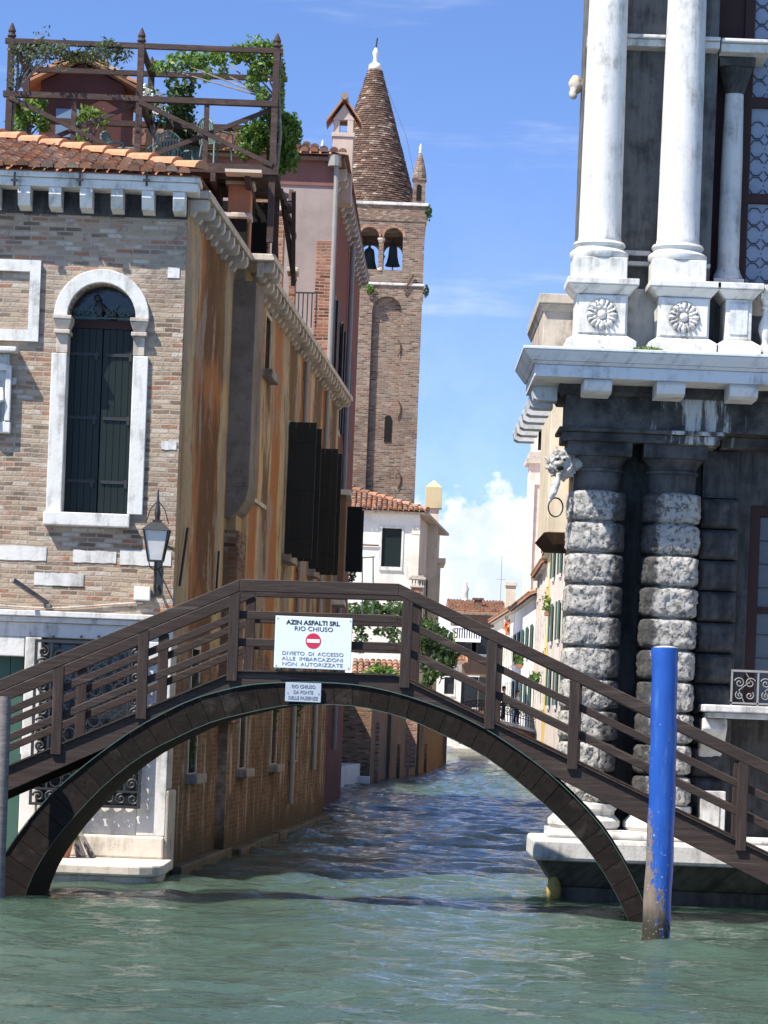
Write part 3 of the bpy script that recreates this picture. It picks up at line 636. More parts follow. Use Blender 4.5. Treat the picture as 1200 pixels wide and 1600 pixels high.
# relief shrine at the frame edge
x1, zt = F(30, 548); _, zb = F(20, 678); mb = MB()
mb.box(-6.5, x1, FY-.30, FY, zt-.05, zt+.02); mb.box(-6.4, x1-.07, FY-.12, FY, zb, zb+.16); mb.box(-6.35, x1-.12, FY-.05, FY, zb+.163, zt-.053)
mb.box(x1-.16, x1-.08, FY-.13, FY-.053, zb+.163, zt-.25); mb.prism([(-6.1, zt-.3), (x1-.08, zt-.3), (x1-.08, zt-.22), (-6.0, zt-.12)], (0, FY-.14, 0), (1, 0, 0), (0, 0, 1), (0, .08, 0))
rel = mb.build('relief', ISTRIA, pal, bevel=.015); rel['label'] = 'carved white stone relief under a projecting slab'
mb = MB(); fx = x1-.36
mb.lathe([(.02, 0), (.15, .02), (.14, .2), (.11, .4), (.13, .5), (.10, .58), (.045, .62), (.05, .66)], (fx, FY-.08, zb+.17), 14); mb.ball((fx, FY-.09, zb+.90), .075, .075, .09); mb.tube([(fx+.12, FY-.1, zb+.62), (fx+.17, FY-.14, zb+.45), (fx+.06, FY-.2, zb+.42)], [.045, .04, .03], 8); mb.build('figure', ISTRIA, rel, smooth=True)
# white blocks in the brickwork
for px0, py0, px1, py1 in ((-30, 855, 73, 873), (114, 862, 182, 878), (187, 862, 268, 882), (53, 897, 131, 914), (262, 418, 281, 434), (252, 690, 276, 702), (8, 590, 26, 600)):
    a = F(px0, py1); b_ = F(px1, py0); mb = MB(); rnd = random.Random(px0); n = max(3, int((b_[0]-a[0])/.08)); j = lambda: rnd.uniform(-.007, .007)
    mb.prism([(a[0]+(b_[0]-a[0])*i/n, a[1]+j()) for i in range(n+1)]+[(b_[0]-(b_[0]-a[0])*i/n, b_[1]+j()) for i in range(n+1)], (0, FY-.012, 0), (1, 0, 0), (0, 0, 1), (0, .03, 0)); ob = mb.build('stone_block', ISTRIA, pal)
# ground floor stone facing
mb = MB()
mb.box(-9, -2.985, FY-.20, FY-.002, 3.62, 3.70); mb.box(-9, -3.0, FY-.13, FY-.002, 3.54, 3.617)
mb.box(-9, -3.005, FY-.06, FY-.002, 3.333, 3.537)
mb.build('string_course', ISTRIA, pal, bevel=.012)
mb = MB(); mb.box(-3.417, -3.015, FY-.07, FY-.002, .6, 3.33); mb.box(-5.07, -4.843, FY-.07, FY-.002, .29, 3.33); mb.box(-4.84, -3.42, FY-.045, FY-.002, .6, .997); mb.box(-9, -6.303, FY-.07, FY-.002, .29, 3.33); mb.box(-6.3, -5.083, FY-.055, FY-.002, 3.053, 3.33)
mb.build('stone_facing', ISTRIA, pal, bevel=.012)
mb = MB(); mb.box(-4.86, -3.02, FY-.14, FY-.002, .28, .597); mb.build('base_course', QUAY, pal, bevel=.03)
gr = MB(); gy = FY-.20; gx0, gx1, gz0, gz1 = -4.92, -3.36, .98, 3.30
gr.box(gx0, gx1, gy-.02, gy+.02, gz0, gz0+.04); gr.box(gx0, gx1, gy-.02, gy+.02, gz1-.04, gz1); gr.box(gx0, gx0+.04, gy-.02, gy+.02, gz0+.04, gz1-.04); gr.box(gx1-.04, gx1, gy-.02, gy+.02, gz0+.04, gz1-.04)
gr.box(gx0+.04, gx1-.04, gy-.015, gy+.015, gz0+.22, gz0+.25); gr.box(gx1-.25, gx1-.22, gy-.015, gy+.015, gz0+.25, gz1-.04); gr.box(gx0+.22, gx0+.25, gy-.015, gy+.015, gz0+.25, gz1-.04)
for i in range(9): gr.tube(spiral(gx0+.13+i*.165, gz0+.13, .08, 1.5, gy, 1 if i % 2 else -1, 20, i*1.1), .017, 6)
for i in range(12):
    gr.tube(spiral(gx1-.13, gz0+.34+i*.165, .08, 1.5, gy, 1, 20, i*1.3), .017, 6); gr.tube(spiral(gx0+.13, gz0+.34+i*.165, .08, 1.5, gy, -1, 20, i*1.3), .017, 6)
for i in range(6):
    for j in range(9):
        cx2 = gx0+.36+i*.17; cz2 = gz0+.36+j*.215; gr.tube([(cx2+.085*math.cos(a), gy, cz2+.10*math.sin(a)) for a in [k*math.pi/4 for k in range(9)]], .013, 5)
for zz in (1.5, 3.0):
    for xx in (gx0+.02, gx1-.02): gr.bar((xx, gy, zz), (xx, FY, zz), .03, .03)
go = gr.build('window_grille', IRON, pal); go['label'] = 'ornate wrought iron grille over the ground floor opening'
mb = MB(); mb.box(-4.84, -3.42, FY+.30, FY+.34, 1.0, 3.33); mb.build('interior_shade_panel', DARKGLASS, pal)  # dark panel standing in for the unlit interior behind the grille
mb = MB()
for j in range(6): mb.box(-6.3+.2*j, -6.3+.2*j+.19, FY+.2, FY+.26, .29, 3.05)
dr = mb.build('door', GREENSHUT, pal)
mb = MB()
for a, b_ in (((30, 1150), (45, 1148)), ((38, 1146), (38, 1160)), ((32, 1166), (44, 1165)), ((32, 1178), (32, 1166)), ((32, 1178), (44, 1177)), ((44, 1177), (43, 1168))):
    x0, z0 = F(*a); x1_, z1_ = F(*b_); mb.bar((x0-.02, FY+.194, z0), (x1_-.02, FY+.194, z1_), .016, .012, wd=(0, 1, 0), up=(0, 0, 1) if abs(z1_-z0) < .05 else (1, 0, 0))
mb.build('chalk_mark', WHITEPAINT, dr)
# cord of cable, nails
mb = MB(); pts = []
for px in range(-40, 232, 8): x, z = F(px, 946+4*math.sin(px*.02)); pts.append((x, FY-.03, z))
mb.tube(pts, .016, 6); mb.build('cable', ISTRIA_WARM, pal)
mb = MB()
for px in (84, 128, 155): x, z = F(px, 995); mb.tube([(x, FY-.06, z), (x, FY-.09, z)], .02, 8)
mb.build('bolt', IRON, pal)
# canal wall windows
def side_window(t0, t1, z0, z1, o, sill=True, frame=ISTRIA_WARM, glass=DARK, fr=.07):
    f_ = MB(); plate(f_, rect(t0-fr, t1+fr, z0-.02, z1+fr), [rect(t0, t1, z0, z1)], S(0, 0, o+.025), SD, (0, 0, 1), -SN, .05)
    w_ = f_.build('window', frame, pal)
    m2 = MB(); m2.obox(S(t0, z0, o-.25), SD*(t1-t0), SN*.03, (0, 0, z1-z0)); m2.build('pane', glass, w_)
    if sill: m2 = MB(); m2.obox(S(t0-.15, z0-.16, o-.1), SD*(t1-t0+.3), SN*.28, (0, 0, .15)); m2.build('sill', SILL, w_, bevel=.02)
    return w_
for i, (a, b_) in enumerate(LOWW):
    w_ = side_window(a, b_, 1.45, 3.3 if i == 0 else 3.2, 0 if i == 0 else .15, sill=i < 3)
    m2 = MB(); o_ = (0 if i == 0 else .15)-.06
    for j in range(4): m2.obox(S(a+.1+(b_-a-.2)*j/3, 1.46, o_), SD*.02, SN*.02, (0, 0, 1.72))
    for zz in (1.9, 2.4, 2.9): m2.obox(S(a, zz, o_-.004), SD*(b_-a), SN*.015, (0, 0, .02))
    m2.build('bars', RUST, w_)
for a, b_ in UPW:
    w_ = side_window(a, b_, 5.4, 7.85, .15)
    for s, tt in ((0, a-.05), (1, b_+.02)):
        m2 = MB(); n = 4; wl = .52
        for j in range(n): m2.obox(S(tt, 5.33, .19+wl*j/n), SD*.045, SN*(wl/n-.006), (0, 0, 2.55))
        for zz in (5.7, 6.6, 7.5): m2.obox(S(tt-.015, zz, .19), SD*.07, SN*wl, (0, 0, .06))
        m2.build('shutter', BLACKSHUT, w_)
side_window(9.2, 10.1, 8.32, 9.25, .15)
m2 = MB(); m2.obox(S(PIL1, 5.95, .15), SD*3.2, SN*.05, (0, 0, .07)); m2.build('moulding', ISTRIA_WARM, pal)
for t_, z0, z1 in ((16.6, .6, 9.4), (21.6, 1.2, 9.4)):
    m2 = MB(); m2.tube([S(t_, z0, .22), S(t_, z1, .22)], .055, 10)
    for zz in np.arange(z0+.8, z1, 1.9): m2.tube([S(t_, zz, .22), S(t_, zz+.06, .22)], .07, 10)
    m2.build('drainpipe', ZINC, pal)
mb = MB(); mb.tube([S(.35, 4.15, .04), S(.9, 5.0, .05)], .02, 6); mb.build('iron_rod', IRON, pal)
mb = MB(); mb.tube([S(4.6, 3.9, .04), S(4.7, 4.9, .05)], .02, 6); mb.build('iron_rod', IRON, pal)

for i, (t_, z_, lb) in enumerate(((2.6, 2.3, 'dark trailing greenery in the canal window nearest the corner stone'), (13.3, 2.7, 'trailing greenery in the third low canal window under the bridge crown'), (17.75, 2.6, 'thin trailing greenery in the last low canal window'))):
    p_ = S(t_, z_, .02 if t_ < 5 else .16); tp = thing('hanging_plant', lb, 'plant', tuple(p_)); leaves([((p_.x, p_.y, p_.z+.35), (.12, .3, .2), 90), ((p_.x, p_.y+.05, p_.z), (.13, .25, .4), 140), ((p_.x-.02, p_.y-.1, p_.z-.45), (.08, .14, .3), 60)], .05, 90+i).build('foliage', LEAFD2, tp, fix=False)
# things on the palazzo front
lx, ly = -3.25, FY-.52
lan = thing('wall_lantern', 'black iron lantern with frosted panes on the corner of the brick palazzo', 'lantern', (lx, FY, 4.0))
mb = MB(); mb.tube([(lx, FY-.02, 4.12), (lx, ly+.1, 4.02), (lx, ly, 4.1), (lx, ly, 4.44)], .02, 8); mb.tube([(lx, FY, 4.35), (lx, FY-.25, 4.3), (lx, ly, 4.18)], .012, 6)
mb.build('bracket', IRON, lan); mb = MB()
for s in (-1, 1): mb.tube([(lx, ly, 4.30), (lx+s*.08, ly, 4.36), (lx+s*.1, ly, 4.45)], .009, 5)
mb.build('cradle', IRON, lan); mb = MB(); mb.tube([(lx, FY, 4.75), (lx, FY-.2, 5.05), (lx, ly+.02, 5.12)], .012, 6); mb.build('stay', IRON, lan); mb = MB(); mb.box(lx-.05, lx+.05, FY-.02, FY, 4.0, 4.45); mb.build('wall_plate', IRON, lan)
mb = MB(); zb_, zt_ = 4.45, 4.86
for sx in (-1, 1):
    for sy in (-1, 1): mb.bar((lx+sx*.10, ly+sy*.10, zb_), (lx+sx*.17, ly+sy*.17, zt_), .018, .018)
mb.box(lx-.11, lx+.11, ly-.11, ly+.11, zb_-.02, zb_); mb.frustum(lx-.20, lx+.20, ly-.20, ly+.20, zt_, lx-.09, lx+.09, ly-.09, ly+.09, zt_+.11); mb.box(lx-.06, lx+.06, ly-.06, ly+.06, zt_+.113, zt_+.15)
mb.tube([(lx, ly, zt_+.15), (lx, ly, zt_+.25), (lx, ly, zt_+.4), (lx, ly, zt_+.58)], [.03, .045, .02, .006], 8); mb.tube([(lx-.16, ly, zt_+.1), (lx-.10, ly, zt_+.3), (lx, ly, zt_+.42)], .008, 5); mb.tube([(lx+.16, ly, zt_+.1), (lx+.10, ly, zt_+.3), (lx, ly, zt_+.42)], .008, 5)
mb.build('frame', IRON, lan)
mb = MB(); mb.frustum(lx-.09, lx+.09, ly-.09, ly+.09, zb_+.002, lx-.158, lx+.158, ly-.158, ly+.158, zt_-.003); mb.build('glass', FROST, lan)
a = F(210, 938); b_ = F(236, 918); mb = MB(); mb.box(a[0], b_[0], FY-.12, FY-.005, a[1], b_[1]); tag(mb.build('junction_box', WHITEPAINT, None, bevel=.015), 'small white plastic box on the brick wall below the lantern', 'electrical box')
a = P(20, 906, FY-.5); b_ = P(74, 943, FY-.02); mb = MB(); mb.bar(a, b_, .05, .06); mb.bar(b_-V((.04, 0, .04)), b_+V((.05, 0, -.02)), .12, .04); tag(mb.build('wooden_bracket', GREYWOOD, None), 'weathered timber stub jutting from the brick wall above the string course', 'timber')
# quay things
pp = P(95, 1335, 39.9); px_, pyy = pp.x, 39.9
pot = thing('potted_plant', 'terracotta pot with small green plant on the stone quay under the bridge', 'plant', (px_, pyy, .28))
mb = MB(); mb.lathe([(.12, 0), (.18, .26), (.20, .26), (.20, .31), (.17, .31), (.15, .27)], (px_, pyy, .28), 16); mb.build('pot', TERRA, pot, smooth=True, auto=40)
leaves([((px_, pyy, .75), (.2, .2, .22), 160), ((px_+.12, pyy, .62), (.12, .12, .1), 60)], .045, 3).build('foliage', LEAF, pot, fix=False)
mb = MB(); mb.bar((px_+.22, 40.2, .28), (px_+.02, 40.42, .92), .06, .05); mb.bar((px_+.42, 40.1, .28), (px_+.12, 40.42, .75), .05, .05); tag(mb.build('timber_props', GREYWOOD, None), 'two short timbers leaning on the palazzo wall on the quay', 'timber')

# ------------------------------------------------------------------ roof terrace with plants and chairs
AY0, AY1 = 46.0, 48.0; AF = P(300, 262, AY0).z
xa = [P(15, 150, AY0).x, P(218, 150, AY0).x, P(430, 150, AY0).x]
ztop = P(220, 72, AY0).z; zrail = P(220, 155, AY0).z
alt = thing('roof_terrace', 'dark wooden roof terrace with pergola frame above the tiled roof', 'roof terrace', (xa[1], AY0, AF))
for yy_ in (AY0, AY1):
    for x in xa:
        mb = MB(); mb.box(x-.05, x+.05, yy_-.05, yy_+.05, 9.9, ztop+.05); mb.lathe([(.05, 0), (.075, .03), (.05, .08), (.065, .11), (.012, .24)], (x, yy_, ztop+.05), 8); mb.build('post', ALTANA, alt)
    for z, h in ((ztop, .08), (zrail, .09), (AF+.02, .12)):
        mb = MB(); mb.box(xa[0]-.1, xa[2]+.1, yy_-.045, yy_+.045, z-h/2, z+h/2) if z != zrail else mb.box(xa[0]-.1, xa[2]+.05, yy_-.06, yy_+.06, z-h/2, z+h/2)
        mb.build('beam', ALTANA, alt)
xm = [(xa[0]+xa[1])/2, (xa[1]+xa[2])/2]
for x in xm:
    mb = MB(); mb.box(x-.04, x+.04, AY0-.035, AY0+.035, AF+.08, zrail-.045); mb.build('post', ALTANA, alt)
for i in range(2):
    for (p, q_) in (((xa[i], AF+.08), (xa[i+1], zrail-.05)), ((xa[i+1], AF+.08), (xa[i], zrail-.05))):
        mb = MB(); yo = AY0+(.05 if p[0] < q_[0] else -.05); xm_ = (p[0]+q_[0])/2
        mb.bar((p[0], yo, p[1]), (q_[0], yo, q_[1]), .04, .07); mb.build('brace', ALTANA, alt)
for x in xa:
    for z in (ztop, zrail):
        mb = MB(); mb.box(x-.04, x+.04, AY0+.047, AY1-.047, z-.04, z+.04); mb.build('beam', ALTANA, alt)
mb = MB()
for j in range(14): mb.box(xa[0]-.1, xa[2]+.1, AY0-.1+j*.16, AY0-.1+j*.16+.145, AF-.08, AF-.045)
for x in np.arange(xa[0], xa[2], .55): mb.box(x-.04, x+.04, AY0-.1, AY1+.1, AF-.22, AF-.083)
mb.build('deck', ALTANA, alt)
mb = MB(); p = P(352, 268, 45.7); mb.box(p.x, p.x+.58, 45.6, 46.0, p.z-.02, p.z+.03); mb.build('shelf', ISTRIA_WARM, alt)
mb = MB()                                                          # raking timbers on the canal end
for a, b_ in (((418, 262), (452, 330)), ((452, 330), (455, 300)), ((440, 300), (460, 440)), ((459, 300), (458, 445)), ((430, 275), (432, 420)), ((447, 330), (460, 370))):
    mb.bar(P(*a, 48.5), P(*b_, 49.5), .07, .09)
mb.bar(P(430, 300, 48), P(460, 310, 54), .06, .08); mb.build('strut', ALTANA, alt)
mb = MB(); mb.box(xa[0], xa[2]-.15, AY1+.3, AY1+.4, 9.8, AF-.1); mb.build('underdeck_shade', DARK, alt)  # dark sheet standing in for the shade under the terrace deck
# hut
hut = thing('roof_hut', 'small shaded red gabled hut with tiled roof behind the roof terrace', 'hut', (P(120, 200, 51).x, 51, 10.8))
HY = 51.0; hx0, hx1 = P(62, 180, HY).x, P(190, 180, HY).x; hz1 = P(120, 130, HY).z; hza = P(125, 95, HY).z
mb = MB(); mb.prism([(hx0, 10.6), (hx1, 10.6), (hx1, hz1), ((hx0+hx1)/2, hza-.05), (hx0, hz1)], (0, HY, 0), (1, 0, 0), (0, 0, 1), (0, 2.2, 0)); mb.build('wall', m_plaster('shaded_hut_plaster', (.085, .036, .032), (.04, .022, .02), .4), hut)  # wall colour darkened to carry the shadow of roof and vines
mb = MB(); hm = (hx0+hx1)/2; ov = .32
for s in (-1, 1):
    ed = V((hm+s*(hx1-hm+ov), HY-.3, hz1-.14)); top = V((hm, HY-.3, hza))
    mb.obox(ed, top-ed, (0, 2.8, 0), (0, 0, .05)); vv = (top-ed); tiles(mb, ed+V((0, 0, .05)), (0, 1, 0), vv, 2.8, lambda u, L=vv.length: (0, L), .2, .34, .09, 7+s)
mb.build('roof', TILE, hut, fix=False)
mb = MB(); p = P(88, 165, HY-.03); mb.box(p.x, p.x+.4, HY-.03, HY-.005, p.z-.55, p.z-.05); mb.build('window', m_flat('blue_glass', (.12, .18, .26), .3, .2), hut)
# chairs
def chair(label):
    t = thing('garden_chair', label, 'chair', (0, 0, 0), 'plastic chairs on the roof terrace')
    m1 = MB(); m1.box(-.22, .22, -.22, .2, .40, .43); m1.build('seat', CHAIRP, t, bevel=.012)
    m1 = MB()
    pts = [(-.23+.46*i/12, .22+.08*1, .43+.36+.12*math.sin(math.pi*i/12)) for i in range(13)]
    m1.tube([(-.23, .2, .43)]+pts+[(.23, .2, .43)], .02, 6)
    for i in range(7):
        x = -.17+.34*i/6; m1.bar((x, .2, .43), (x*1.05, .30, .80+.10*math.cos(x*6)), .035, .012)
    m1.build('backrest', CHAIRP, t)
    for s in (-1, 1):
        m1 = MB(); m1.tube([(s*.23, -.22, .42), (s*.26, -.2, .62), (s*.26, .05, .64), (s*.24, .24, .62)], .02, 6); m1.build('armrest', CHAIRP, t)
        for yl in (-.2, .2): m1 = MB(); m1.tube([(s*.2, yl, .41), (s*.24, yl*1.15, 0)], .02, 6); m1.build('leg', CHAIRP, t)
    return t
c0 = chair('slatted pale green plastic chair just right of the middle terrace post'); spots = [(255, 47.0, 3.5, None), (309, 47.3, .6, 'pale green plastic chair behind the brace, left of the highest chair'), (337, 47.1, 2.3, 'pale green plastic chair nearest the right-hand bush, its back the highest'), (186, 46.9, 1.2, 'pale green plastic chair between the two terrace posts, low behind the roof ridge')]
for i, (px, Y, rz_, lb) in enumerate(spots):
    o = c0 if i == 0 else copy_tree(c0)
    if lb: o['label'] = lb
    o.location = (P(px, 240, Y).x, Y, AF-.045+(.28 if i == 2 else 0)); o.rotation_euler = (0, 0, rz_); o.scale = (.84, .84, .84)
st = MB(); p_ = P(337, 240, 47.1); st.box(p_.x-.4, p_.x+.4, 46.75, 47.5, AF-.043, AF+.233); st.build('step', ALTANA, alt)
tb = thing('garden_table', 'small dark table between the chairs on the roof terrace', 'table', (P(283, 240, 47.2).x, 47.2, AF)); tx = P(283, 240, 47.2).x
mb = MB(); mb.lathe([(.36, 0), (.36, .03)], (tx, 47.5, AF+.65), 20); mb.build('table_top', ALTANA, tb); mb = MB(); mb.tube([(tx, 47.5, AF-.045), (tx, 47.5, AF+.65)], .04, 8); mb.build('leg', IRON, tb)
# plants on the terrace
def plant(name, label, cat, blobs, size, m_, base, top, seed, stem=True, group=None):
    t = thing(name, label, cat, base, group)
    leaves(blobs, size, seed).build('foliage', m_, t, fix=False)
    if stem:
        s_ = MB(); s_.tube([base]+[V(base).lerp(V(top), k)+V((.05*math.sin(k*7+seed), .05*math.cos(k*5), 0)) for k in (.33, .66)]+[top], [.035, .03, .025, .015], 6)
        rnd = random.Random(seed)
        for (c, rad, n) in blobs[:6]: s_.tube([V(base).lerp(V(top), .6), V(c)], [.02, .008], 5)
        s_.build('stem', GREYWOOD, t)
    return t
def B(px, py, Y, rx, rz, n, ry=.35): s = Y/FPX; return (tuple(P(px, py, Y)), (rx*s, ry, rz*s), n)
plant('climbing_vine', 'sparse grey-green creeper along the top beam above the red hut', 'climbing plant',
      [B(30+i*11.5, 78+6*math.sin(i*1.9)+ (8 if 5 < i < 11 else 0), 46+.25*math.sin(i), 16, 10+5*math.sin(i*2.3), 150, .3) for i in range(15)]+[B(22, 110, 46, 9, 40, 150), B(55, 95, 46, 20, 14, 160), B(150, 92, 46.3, 26, 12, 150), B(60, 60, 46, 12, 9, 20), B(72, 48, 46, 8, 7, 9), B(170, 95, 46.5, 14, 10, 35), B(185, 108, 46.3, 7, 12, 18), B(100, 100, 46.6, 20, 10, 40)],
      .036, LEAFG, (xa[0]+.08, AY0+.1, AF), (xa[0]+.1, AY0+.1, ztop), 2)
plant('climbing_vine', 'bright green grapevine hanging over the right end of the pergola', 'climbing plant',
      [B(250, 105, 47, 14, 8, 100), B(280, 98, 47, 22, 14, 260), B(310, 96, 47.2, 18, 17, 300), B(340, 90, 47, 16, 14, 240), B(372, 84, 46.5, 18, 12, 260), B(400, 82, 46.4, 24, 22, 460), B(425, 88, 46.3, 17, 26, 400), B(436, 118, 46.4, 10, 28, 240), B(408, 112, 46.3, 18, 14, 240), B(395, 130, 46.4, 10, 12, 100), B(410, 150, 46.3, 12, 14, 140), B(325, 118, 47, 9, 10, 80), B(440, 160, 46.4, 6, 18, 80), B(350, 112, 47, 10, 6, 50)],
      .05, LEAF, (xa[2]+.06, AY0+.15, AF), (xa[2]+.06, AY0+.15, ztop), 5)
plant('shrub', 'large dark green bush hanging at the canal corner of the roof terrace', 'bush',
      [B(400, 210, 47, 26, 22, 840), B(430, 205, 47, 30, 28, 1120), B(448, 195, 47.2, 18, 18, 520), B(440, 235, 47.3, 24, 24, 840), B(452, 215, 47.3, 14, 24, 440), B(436, 256, 47.3, 14, 18, 360), B(425, 180, 47, 20, 10, 240), B(388, 232, 47, 20, 16, 420), B(462, 205, 47.3, 10, 22, 240), B(455, 250, 47.3, 12, 16, 240)],
      .048, LEAFM, tuple(P(428, 262, 47)), tuple(P(428, 190, 47)), 8)
plant('shrub', 'tall dark upright shrub behind the middle chairs of the roof terrace', 'bush',
      [B(284, 150+i*14, 48.6, 22, 14, 240) for i in range(7)]+[B(296, 128, 48.5, 14, 12, 100), B(270, 130, 48.5, 12, 10, 70)], .06, LEAFD, (P(284, 240, 48.6).x, 48.6, AF), tuple(P(284, 130, 48.6)), 11)
plant('shrub', 'fresh green leafy bush beside the left terrace post', 'bush', [B(45, 175, 46.9, 26, 20, 300), B(30, 195, 46.8, 18, 14, 140), B(66, 190, 46.8, 14, 16, 120), B(60, 158, 46.9, 14, 9, 70)], .06, LEAF, (P(45, 240, 46.9).x, 46.9, AF), tuple(P(45, 180, 46.9)), 13)
fl = plant('flowering_shrub', 'white flowering bush beside the middle terrace post', 'flowering bush', [B(240, 165, 47.8, 18, 22, 150), B(225, 150, 47.8, 12, 14, 70), B(255, 180, 47.8, 12, 16, 80)], .055, LEAFM, (P(240, 240, 47.8).x, 47.8, AF), tuple(P(240, 160, 47.8)), 17)
leaves([B(238, 155, 47.6, 22, 18, 90), B(228, 145, 47.6, 10, 10, 40), B(250, 172, 47.6, 12, 12, 40)], .04, 19).build('blossom', PETAL, fl, fix=False)
plant('shrub', 'small mixed green bush on the terrace under the red hut wall', 'bush', [B(140, 178, 47.6, 18, 12, 110), B(158, 186, 47.6, 14, 14, 90), B(125, 190, 47.6, 10, 12, 50), B(130, 215, 47.5, 12, 16, 60)], .055, LEAF, (P(140, 240, 47.6).x, 47.6, AF), tuple(P(142, 185, 47.6)), 23)

# ------------------------------------------------------------------ generic house with real openings
def pitched(roofmb, A, Bp, Wd, depth, z, h, over=.4, seed=1, du=.24, dl=.4):
    U = (Bp-A).normalized(); L = (Bp-A).length; zz = V((0, 0, 1))
    A2 = A-U*over; w = L+2*over
    e0 = A2-Wd*over+zz*z; r0 = A2+Wd*(depth/2)+zz*(z+h); b0 = A2+Wd*(depth+over)+zz*z
    for (a, b) in ((e0, r0), (b0, r0)):
        roofmb.add([a, a+U*w, b+U*w, b, a-zz*.12, a+U*w-zz*.12, b+U*w-zz*.12, b-zz*.12], [(0, 1, 2, 3), (7, 6, 5, 4), (0, 4, 5, 1), (1, 5, 6, 2), (3, 7, 4, 0)])
    vv = r0-e0; tiles(roofmb, e0+zz*.01, U, vv, w, lambda u: (0, vv.length), du, dl, du*.46, seed)
def house(name, label, cat, A, Bp, depth, z0, z1, m_, wins, roof_h=1.4, shut=None, frame=ISTRIA, gable=True, group=None, seed=1, over=.4, rp=True):
    A = V((A[0], A[1], 0)); Bp = V((Bp[0], Bp[1], 0)); U = (Bp-A).normalized(); L = (Bp-A).length
    Wd = V((-U.y, U.x, 0))
    if Wd.y < 0 and abs(Wd.y) > abs(Wd.x): Wd = -Wd
    if abs(Wd.y) <= abs(Wd.x) and Wd.x < 0: Wd = -Wd
    t = thing(name, label, cat, (A+Bp)/2+V((0, 0, z0)), group)
    hs = [rect(a, a+w, b, b+h) for a, b, w, h in wins]
    mb = MB(); plate(mb, rect(0, L, z0, z1), hs, A, U, (0, 0, 1), Wd, .3)
    mb.obox(A+Wd*.301+V((0, 0, z0)), U*L, Wd*(depth-.301), (0, 0, z1-z0-.01)); mb.build('wall', m_, t)
    if rp:
        rm = MB(); pitched(rm, A, Bp, Wd, depth, z1, roof_h, over, seed); ro_ = rm.build('roof', TILE, t, fix=False)
        mb = MB(); mb.obox(A-U*.15-Wd*.22+V((0, 0, z1-.22)), U*(L+.3), Wd*.215, (0, 0, .1)); mb.build('cornice', frame, t)
    else: ro_ = None
    for a, b, w, h in wins:
        f_ = MB(); plate(f_, rect(a-.1, a+w+.1, b-.1, b+h+.1), [rect(a, a+w, b, b+h)], A-Wd*.04, U, (0, 0, 1), Wd, .06); f_.obox(A+U*(a-.1)-Wd*.08+V((0, 0, b-.18)), U*(w+.2), Wd*.07, (0, 0, .08))
        wo = f_.build('window', frame, t)
        g_ = MB(); g_.obox(A+U*a+Wd*.16+V((0, 0, b)), U*w, Wd*.03, (0, 0, h)); g_.build('pane', DARKGLASS, wo)
        if shut:
            for s in (0, 1):
                g_ = MB(); g_.obox(A+U*(a-w*.5+.0 if s == 0 else a+w+.01)-Wd*.11+V((0, 0, b)), U*(w*.5-.01), Wd*.05, (0, 0, h)); g_.build('shutter', shut, wo)
    return t, ro_, A, U, Wd, L

# tall house behind the palazzo
TA = (-7.5, 66.0); TB = (-1.62, 66.0); TZ = 15.05
t_, ro_, A, U, Wd, L = house('tall_house', 'tall mauve and red plastered house behind the brick palazzo', 'house', TA, TB, .6, .2, TZ, MAUVE, [], rp=False)
TD = V((.026, 1, 0)).normalized(); TN = V((1, -.026, 0)).normalized()
def T(t, z, o=0.0): return V((TB[0], 66.6, z))+TD*t+TN*o
mb = MB(); plate(mb, rect(0, 17, -.8, TZ), [rect(.9, 2.2, 9.6, 12.3), rect(11.4, 12.6, 6.4, 8.05), rect(6, 7, 9.6, 12.2), rect(10, 11, 9.6, 12.2)], T(0, 0), TD, (0, 0, 1), -TN, .3); mb.build('canal_wall', REDP, t_)
mb = MB(); mb.prism([(-7.5, 66.61), (-7.5, 83), (-1.2, 83), (-1.8, 66.61)], (0, 0, .2), (1, 0, 0), (0, 1, 0), (0, 0, TZ-.22)); mb.build('inner_block', DARK, t_)
mb = MB(); mb.box(-7.5, TB[0]-.002, 65.97, 65.998, TZ-.55, TZ-.002); mb.build('painted_band', m_plaster('faded_red_band', (.19, .095, .08), (.1, .06, .05), .6), t_)
for a, z0, w, h in ((.9, 9.6, 1.3, 2.7), (11.4, 6.4, 1.2, 1.65), (6, 9.6, 1, 2.6), (10, 9.6, 1, 2.6)):
    f_ = MB(); plate(f_, rect(a-.12, a+w+.12, z0-.12, z0+h+.12), [rect(a, a+w, z0, z0+h)], T(0, 0, .03), TD, (0, 0, 1), -TN, .05); wo = f_.build('window', ISTRIA_WARM, t_)
    g_ = MB(); g_.obox(T(a, z0, -.15), TD*w, TN*.03, (0, 0, h)); g_.build('pane', DARKGLASS, wo)
    for s in (0, 1):
        g_ = MB(); tt = a-.07 if s == 0 else a+w+.02
        g_.obox(T(tt, z0-.05, .06), TD*.05, TN*.47, (0, 0, h+.05)) if z0 < 8 else g_.obox(T(a-w/2 if s == 0 else a+w, z0, .04), TD*(w/2-.02), TN*.05, (0, 0, h))
        for zz in (z0+.2, z0+h-.3): g_.obox(T(tt-.012, zz, .06), TD*.074, TN*.45, (0, 0, .05)) if z0 < 8 else None
        g_.build('shutter', BLACKSHUT, wo)
mb = MB(); mb.obox(T(-.75, TZ-.02, -.1), TD*17.8, TN*.36, (0, 0, .12)); mb.box(-7.6, -1.45, 65.78, 66.1, TZ-.002, TZ+.09); mb.build('gutter', BROWNP, t_, bevel=.02)
proto = None
for i in range(20):
    p = T(.15+.85*i, TZ-.025, 0)
    cbi = inst(corb2, t_, p, math.atan2(TN.y, TN.x)); cbi.scale = (1, 1.2, 1.5)
rm = MB(); ez_ = TZ+.13
